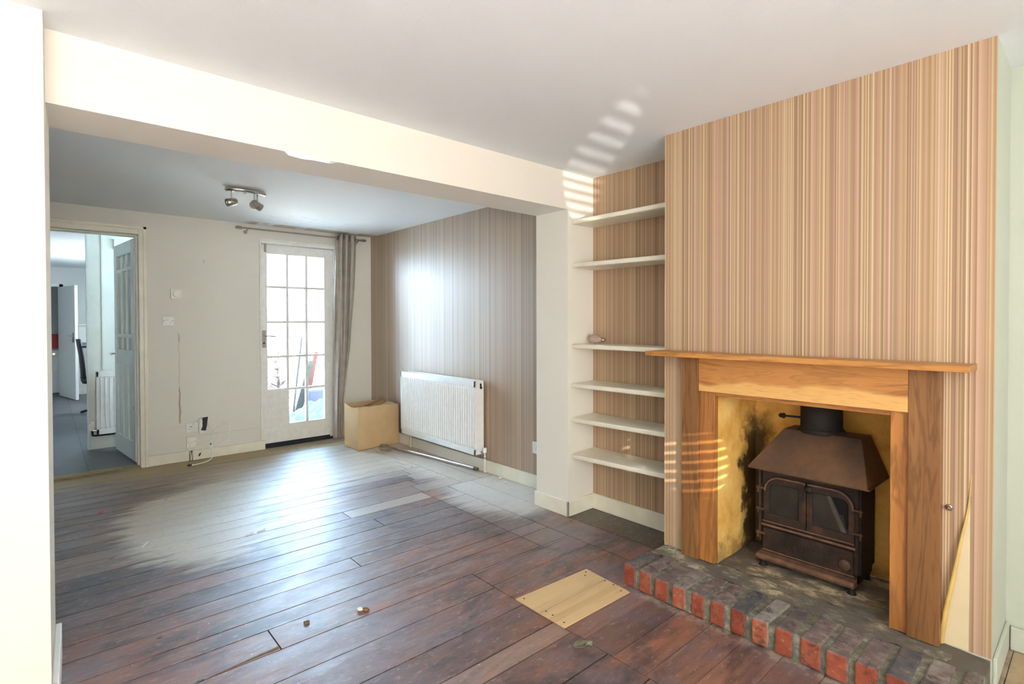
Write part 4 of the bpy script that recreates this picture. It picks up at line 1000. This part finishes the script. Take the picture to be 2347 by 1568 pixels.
v = []; N = 9
for i in range(N):
    for j in range(5):
        f = i/(N-1); w_ = .022*math.sin(PI*min(1, f*1.15+.05))*(1+.35*math.sin(5*f)); q = (j/4-.5)*2
        v.append((1.50+.055*f+.004*q, 1.352-.045*f+w_*q*.8, .004+.016*abs(q)**1.5*(.4+f)+.008*f*math.sin(3*f)))
fs = [(i*5+j, i*5+j+1, (i+1)*5+j+1, (i+1)*5+j) for i in range(N-1) for j in range(4)]
o = MB().add(v, fs, smooth=True).build('dead_leaf', M['leaf'], solid=.0012); tag(o, 'curled dry grey-green leaf on the floor near the hearth', 'leaf')
MB().tube([(1.503, 1.350, .005), (1.515, 1.375, .010)], .0012, 6).build('leaf_stem', M['leaf'], o)
o = thing('crumpled_wrapper', (1.015, 2.145, 0), 'small crumpled white and brown scrap in the middle of the floor', 'litter')
MB().lathe([(.001, 0), (.012, .001), (.017, .006), (.012, .013), (.002, .015)], (1.008, 2.15, .001), (.25, .1, 1), 6).build('white_scrap', M['paper'], o)
MB().lathe([(.001, 0), (.014, .001), (.016, .006), (.006, .012)], (1.028, 2.135, .001), (.3, 0, 1), 6).build('brown_scrap', M['exposed'], o)
o = MB().hexa([(.25, 4.40, .001), (.262, 4.385, .001), (.28, 4.41, .001), (.272, 4.42, .001)], [(.25, 4.40, .006), (.262, 4.385, .006), (.28, 4.41, .007), (.272, 4.42, .007)]).build('pink_scrap', M['pink'], bevel=.002)
tag(o, 'tiny bright pink scrap on the floor near the kitchen doorway', 'litter')
o = MB().hexa([(.385, 3.56, .001), (.40, 3.57, .001), (.435, 3.62, .001), (.42, 3.62, .001)], [(.385, 3.56, .003), (.40, 3.57, .003), (.435, 3.62, .006), (.42, 3.62, .006)]).build('paper_scrap', M['paper'])
tag(o, 'thin white paper scrap on the pale worn patch of floor', 'litter')
for (xx, yy, lb) in ((.888, 3.355, 'left of two small white paint flakes in the middle of the floor'), (.958, 3.37, 'right of two small white paint flakes in the middle of the floor')):
    o = MB().hexa([(xx-.025, yy-.01, .001), (xx+.02, yy-.008, .001), (xx+.025, yy+.006, .001), (xx-.02, yy+.010, .001)], [(xx-.025, yy-.01, .005), (xx+.02, yy-.008, .003), (xx+.025, yy+.006, .008), (xx-.02, yy+.010, .003)]).build('paint_flake', M['paper'])
    tag(o, lb, 'litter', 'white paint flakes on the floor')
o = MB().hexa([(.79, 2.20, .0), (.812, 2.20, .0), (.812, 2.215, .0), (.79, 2.215, .0)], [(.79, 2.20, .009), (.812, 2.20, .009), (.812, 2.215, .009), (.79, 2.215, .009)]).build('dark_chip', M['exposed'], bevel=.002)
tag(o, 'small dark wood chip on the boards in the bluish glare', 'litter')
o = thing('wall_hook', (XC-.004, .372, .590), 'small metal ring fixing on the wallpaper right of the surround', 'hook')
MB().lathe([(.013, -.003), (.013, .001), (.006, .004)], (XC-.004, .372, .590), (-1, 0, 0), 6).build('hook_plate', M['chrome'], o)
MB().lathe([(.005, 0), (.008, .004), (.008, .010), (.003, .014)], (XC-.006, .372, .590), (-1, 0, 0), 14).build('stud', M['brushed'], o)
# plaster crumbs by the rear skirting
for k, (xx, yy, s_) in enumerate(((2.70, 3.22, .020), (2.66, 3.10, .018))):
    o = MB().lathe([(s_*.3, 0), (s_, .003), (s_*.7, .009), (.001, .012)], (xx, yy, .001), (.1, .1, 1), 7).build('plaster_crumb', M['paper'])
    tag(o, ('white plaster crumb beside the foot of the radiator pipe', 'white plaster crumb on the floor nearer the pillar')[k], 'plaster crumb', 'plaster crumbs on the floor')

# ------------------------------------------------------------------ garden outside the glazed door
struct(MB().box(-3, 9, YW+.13, 16, -.16, -.10).build('floor_patio', M['paving']), 'pale paved yard outside the garden door')
struct(MB().box(1.86, 6.5, 11.6, 11.8, -.1, 2.6).build('wall_garden', M['outdoor_white']), 'white neighbouring wall beyond the yard')
t = thing('neighbouring_roof', (4.6, 10.6, 2.6), 'pale blue-grey roof eaves of the neighbouring house', 'roof')
MB().hexa([(3.0, 11.2, 2.27), (4.1, 11.0, 2.56), (4.1, 11.5, 2.56), (3.0, 11.5, 2.27)], [(3.0, 11.2, 2.36), (4.1, 11.0, 2.66), (4.1, 11.5, 2.80), (3.0, 11.5, 2.50)]).hexa([(4.1, 11.0, 2.56), (5.6, 11.0, 2.58), (5.6, 11.5, 2.58), (4.1, 11.5, 2.56)], [(4.1, 11.0, 2.66), (5.6, 11.0, 2.68), (5.6, 11.5, 2.82), (4.1, 11.5, 2.80)]).build('eaves', M['slate'], t)
MB().tube([(3.0, 11.15, 2.29), (4.1, 10.95, 2.58), (5.6, 10.95, 2.60)], .04, 10).build('gutter', M['slate'], t)
random.seed(3)
t = thing('bare_shrub', (2.42, 7.7, -.1), 'bare twiggy shrub seen through the left panes of the garden door', 'shrub')
m = MB(); tr_ = [(2.42, 7.7, -.1), (2.43, 7.7, .4), (2.41, 7.72, .9), (2.43, 7.7, 1.32)]
MB().tube(tr_, [.028, .022, .014, .005], 6).build('trunk', M['tree'], t)
for k in range(64):
    z0_ = random.uniform(.05, 1.15)**1.1; a = random.uniform(0, 2*PI); L = random.uniform(.12, .34)*(1.15-z0_*.6)
    p0 = Vector((2.42, 7.71, z0_)); p1 = p0+Vector((math.cos(a)*L*.6, math.sin(a)*L*.6, L*.25)); p2 = p1+Vector((math.cos(a+.5)*L*.5, math.sin(a+.5)*L*.5, L*.45))
    m.tube([p0, p1, p2], [.009, .006, .003], 5)
m.build('branches', M['tree'], t)
t = thing('broom', (2.75, 7.4, 0), 'long grey pole leaning in the yard behind the middle panes', 'pole')
MB().tube([(2.36, 6.98, -.1), (2.53, 7.06, 1.08)], .014, 8).build('pole', M['grey_wood'], t)
o = MB().xf(lambda p: p)
o = MB().prism([(2.40, -.10), (2.50, -.10), (2.71, .73), (2.645, .73)], 'Y', 7.12, 7.16).build('notched_board', M['grey_wood']); tag(o, 'grey notched board leaning in the yard', 'board')
for k in range(4): MB().box(2.59+.018*k, 2.625+.018*k, 7.115, 7.16, .42+.07*k, .445+.07*k).build('notch_piece', M['grey_wood'], o)
t = thing('folding_chair', (2.80, 7.1, -.1), 'faded red-framed folding garden chair leaning outside the right panes', 'garden chair')
MB().hexa([(2.56, 7.2, -.1), (2.62, 7.2, -.1), (2.62, 7.24, -.1), (2.56, 7.24, -.1)], [(2.79, 7.3, .86), (2.84, 7.3, .86), (2.84, 7.34, .86), (2.79, 7.34, .86)]).build('frame_rail', M['red_wood'], t)
MB().hexa([(2.90, 7.2, -.1), (2.95, 7.2, -.1), (2.95, 7.24, -.1), (2.90, 7.24, -.1)], [(3.10, 7.3, .86), (3.15, 7.3, .86), (3.15, 7.34, .86), (3.10, 7.34, .86)]).build('frame_rail', M['red_wood'], t)
for k in range(7):
    f = .35+.09*k; MB().box(2.60+.23*f, 2.90+.23*f, 7.25+.08*f, 7.265+.08*f, -.1+.96*f, -.065+.96*f).build('slat', M['old_wood'], t)
# blue tarpaulin heap
NT = 40; v = []
for i in range(NT+1):
    for j in range(NT+1):
        a, b = i/NT, j/NT; xx = 2.02+.90*a; yy = 6.12+.78*b
        h = math.sin(PI*a)**.5*math.sin(PI*b)**.6
        ed = .42*h*(.55+.45*a)+.035*h*math.sin(17*a+9*b)+.022*h*math.sin(31*b-12*a)+.012*math.sin(53*a+41*b)*h
        v.append((xx, yy, -.095+ed))
fs = [(i*(NT+1)+j, (i+1)*(NT+1)+j, (i+1)*(NT+1)+j+1, i*(NT+1)+j+1) for i in range(NT) for j in range(NT)]
o = MB().add(v, fs, smooth=True).build('tarpaulin', M['tarp'], solid=.004); tag(o, 'crumpled blue tarpaulin heaped outside the lower panes', 'tarpaulin')
o = MB().hexa([(2.56, 6.92, -.1), (2.96, 6.92, -.1), (2.96, 7.08, -.1), (2.56, 7.08, -.1)], [(2.56, 6.92, .36), (2.96, 6.92, .36), (2.96, 7.08, .37), (2.56, 7.08, .37)]).build('garden_cushion', M['tarp_dark'], bevel=.02)
tag(o, 'dark navy bundle standing behind the blue tarpaulin', 'cushion')
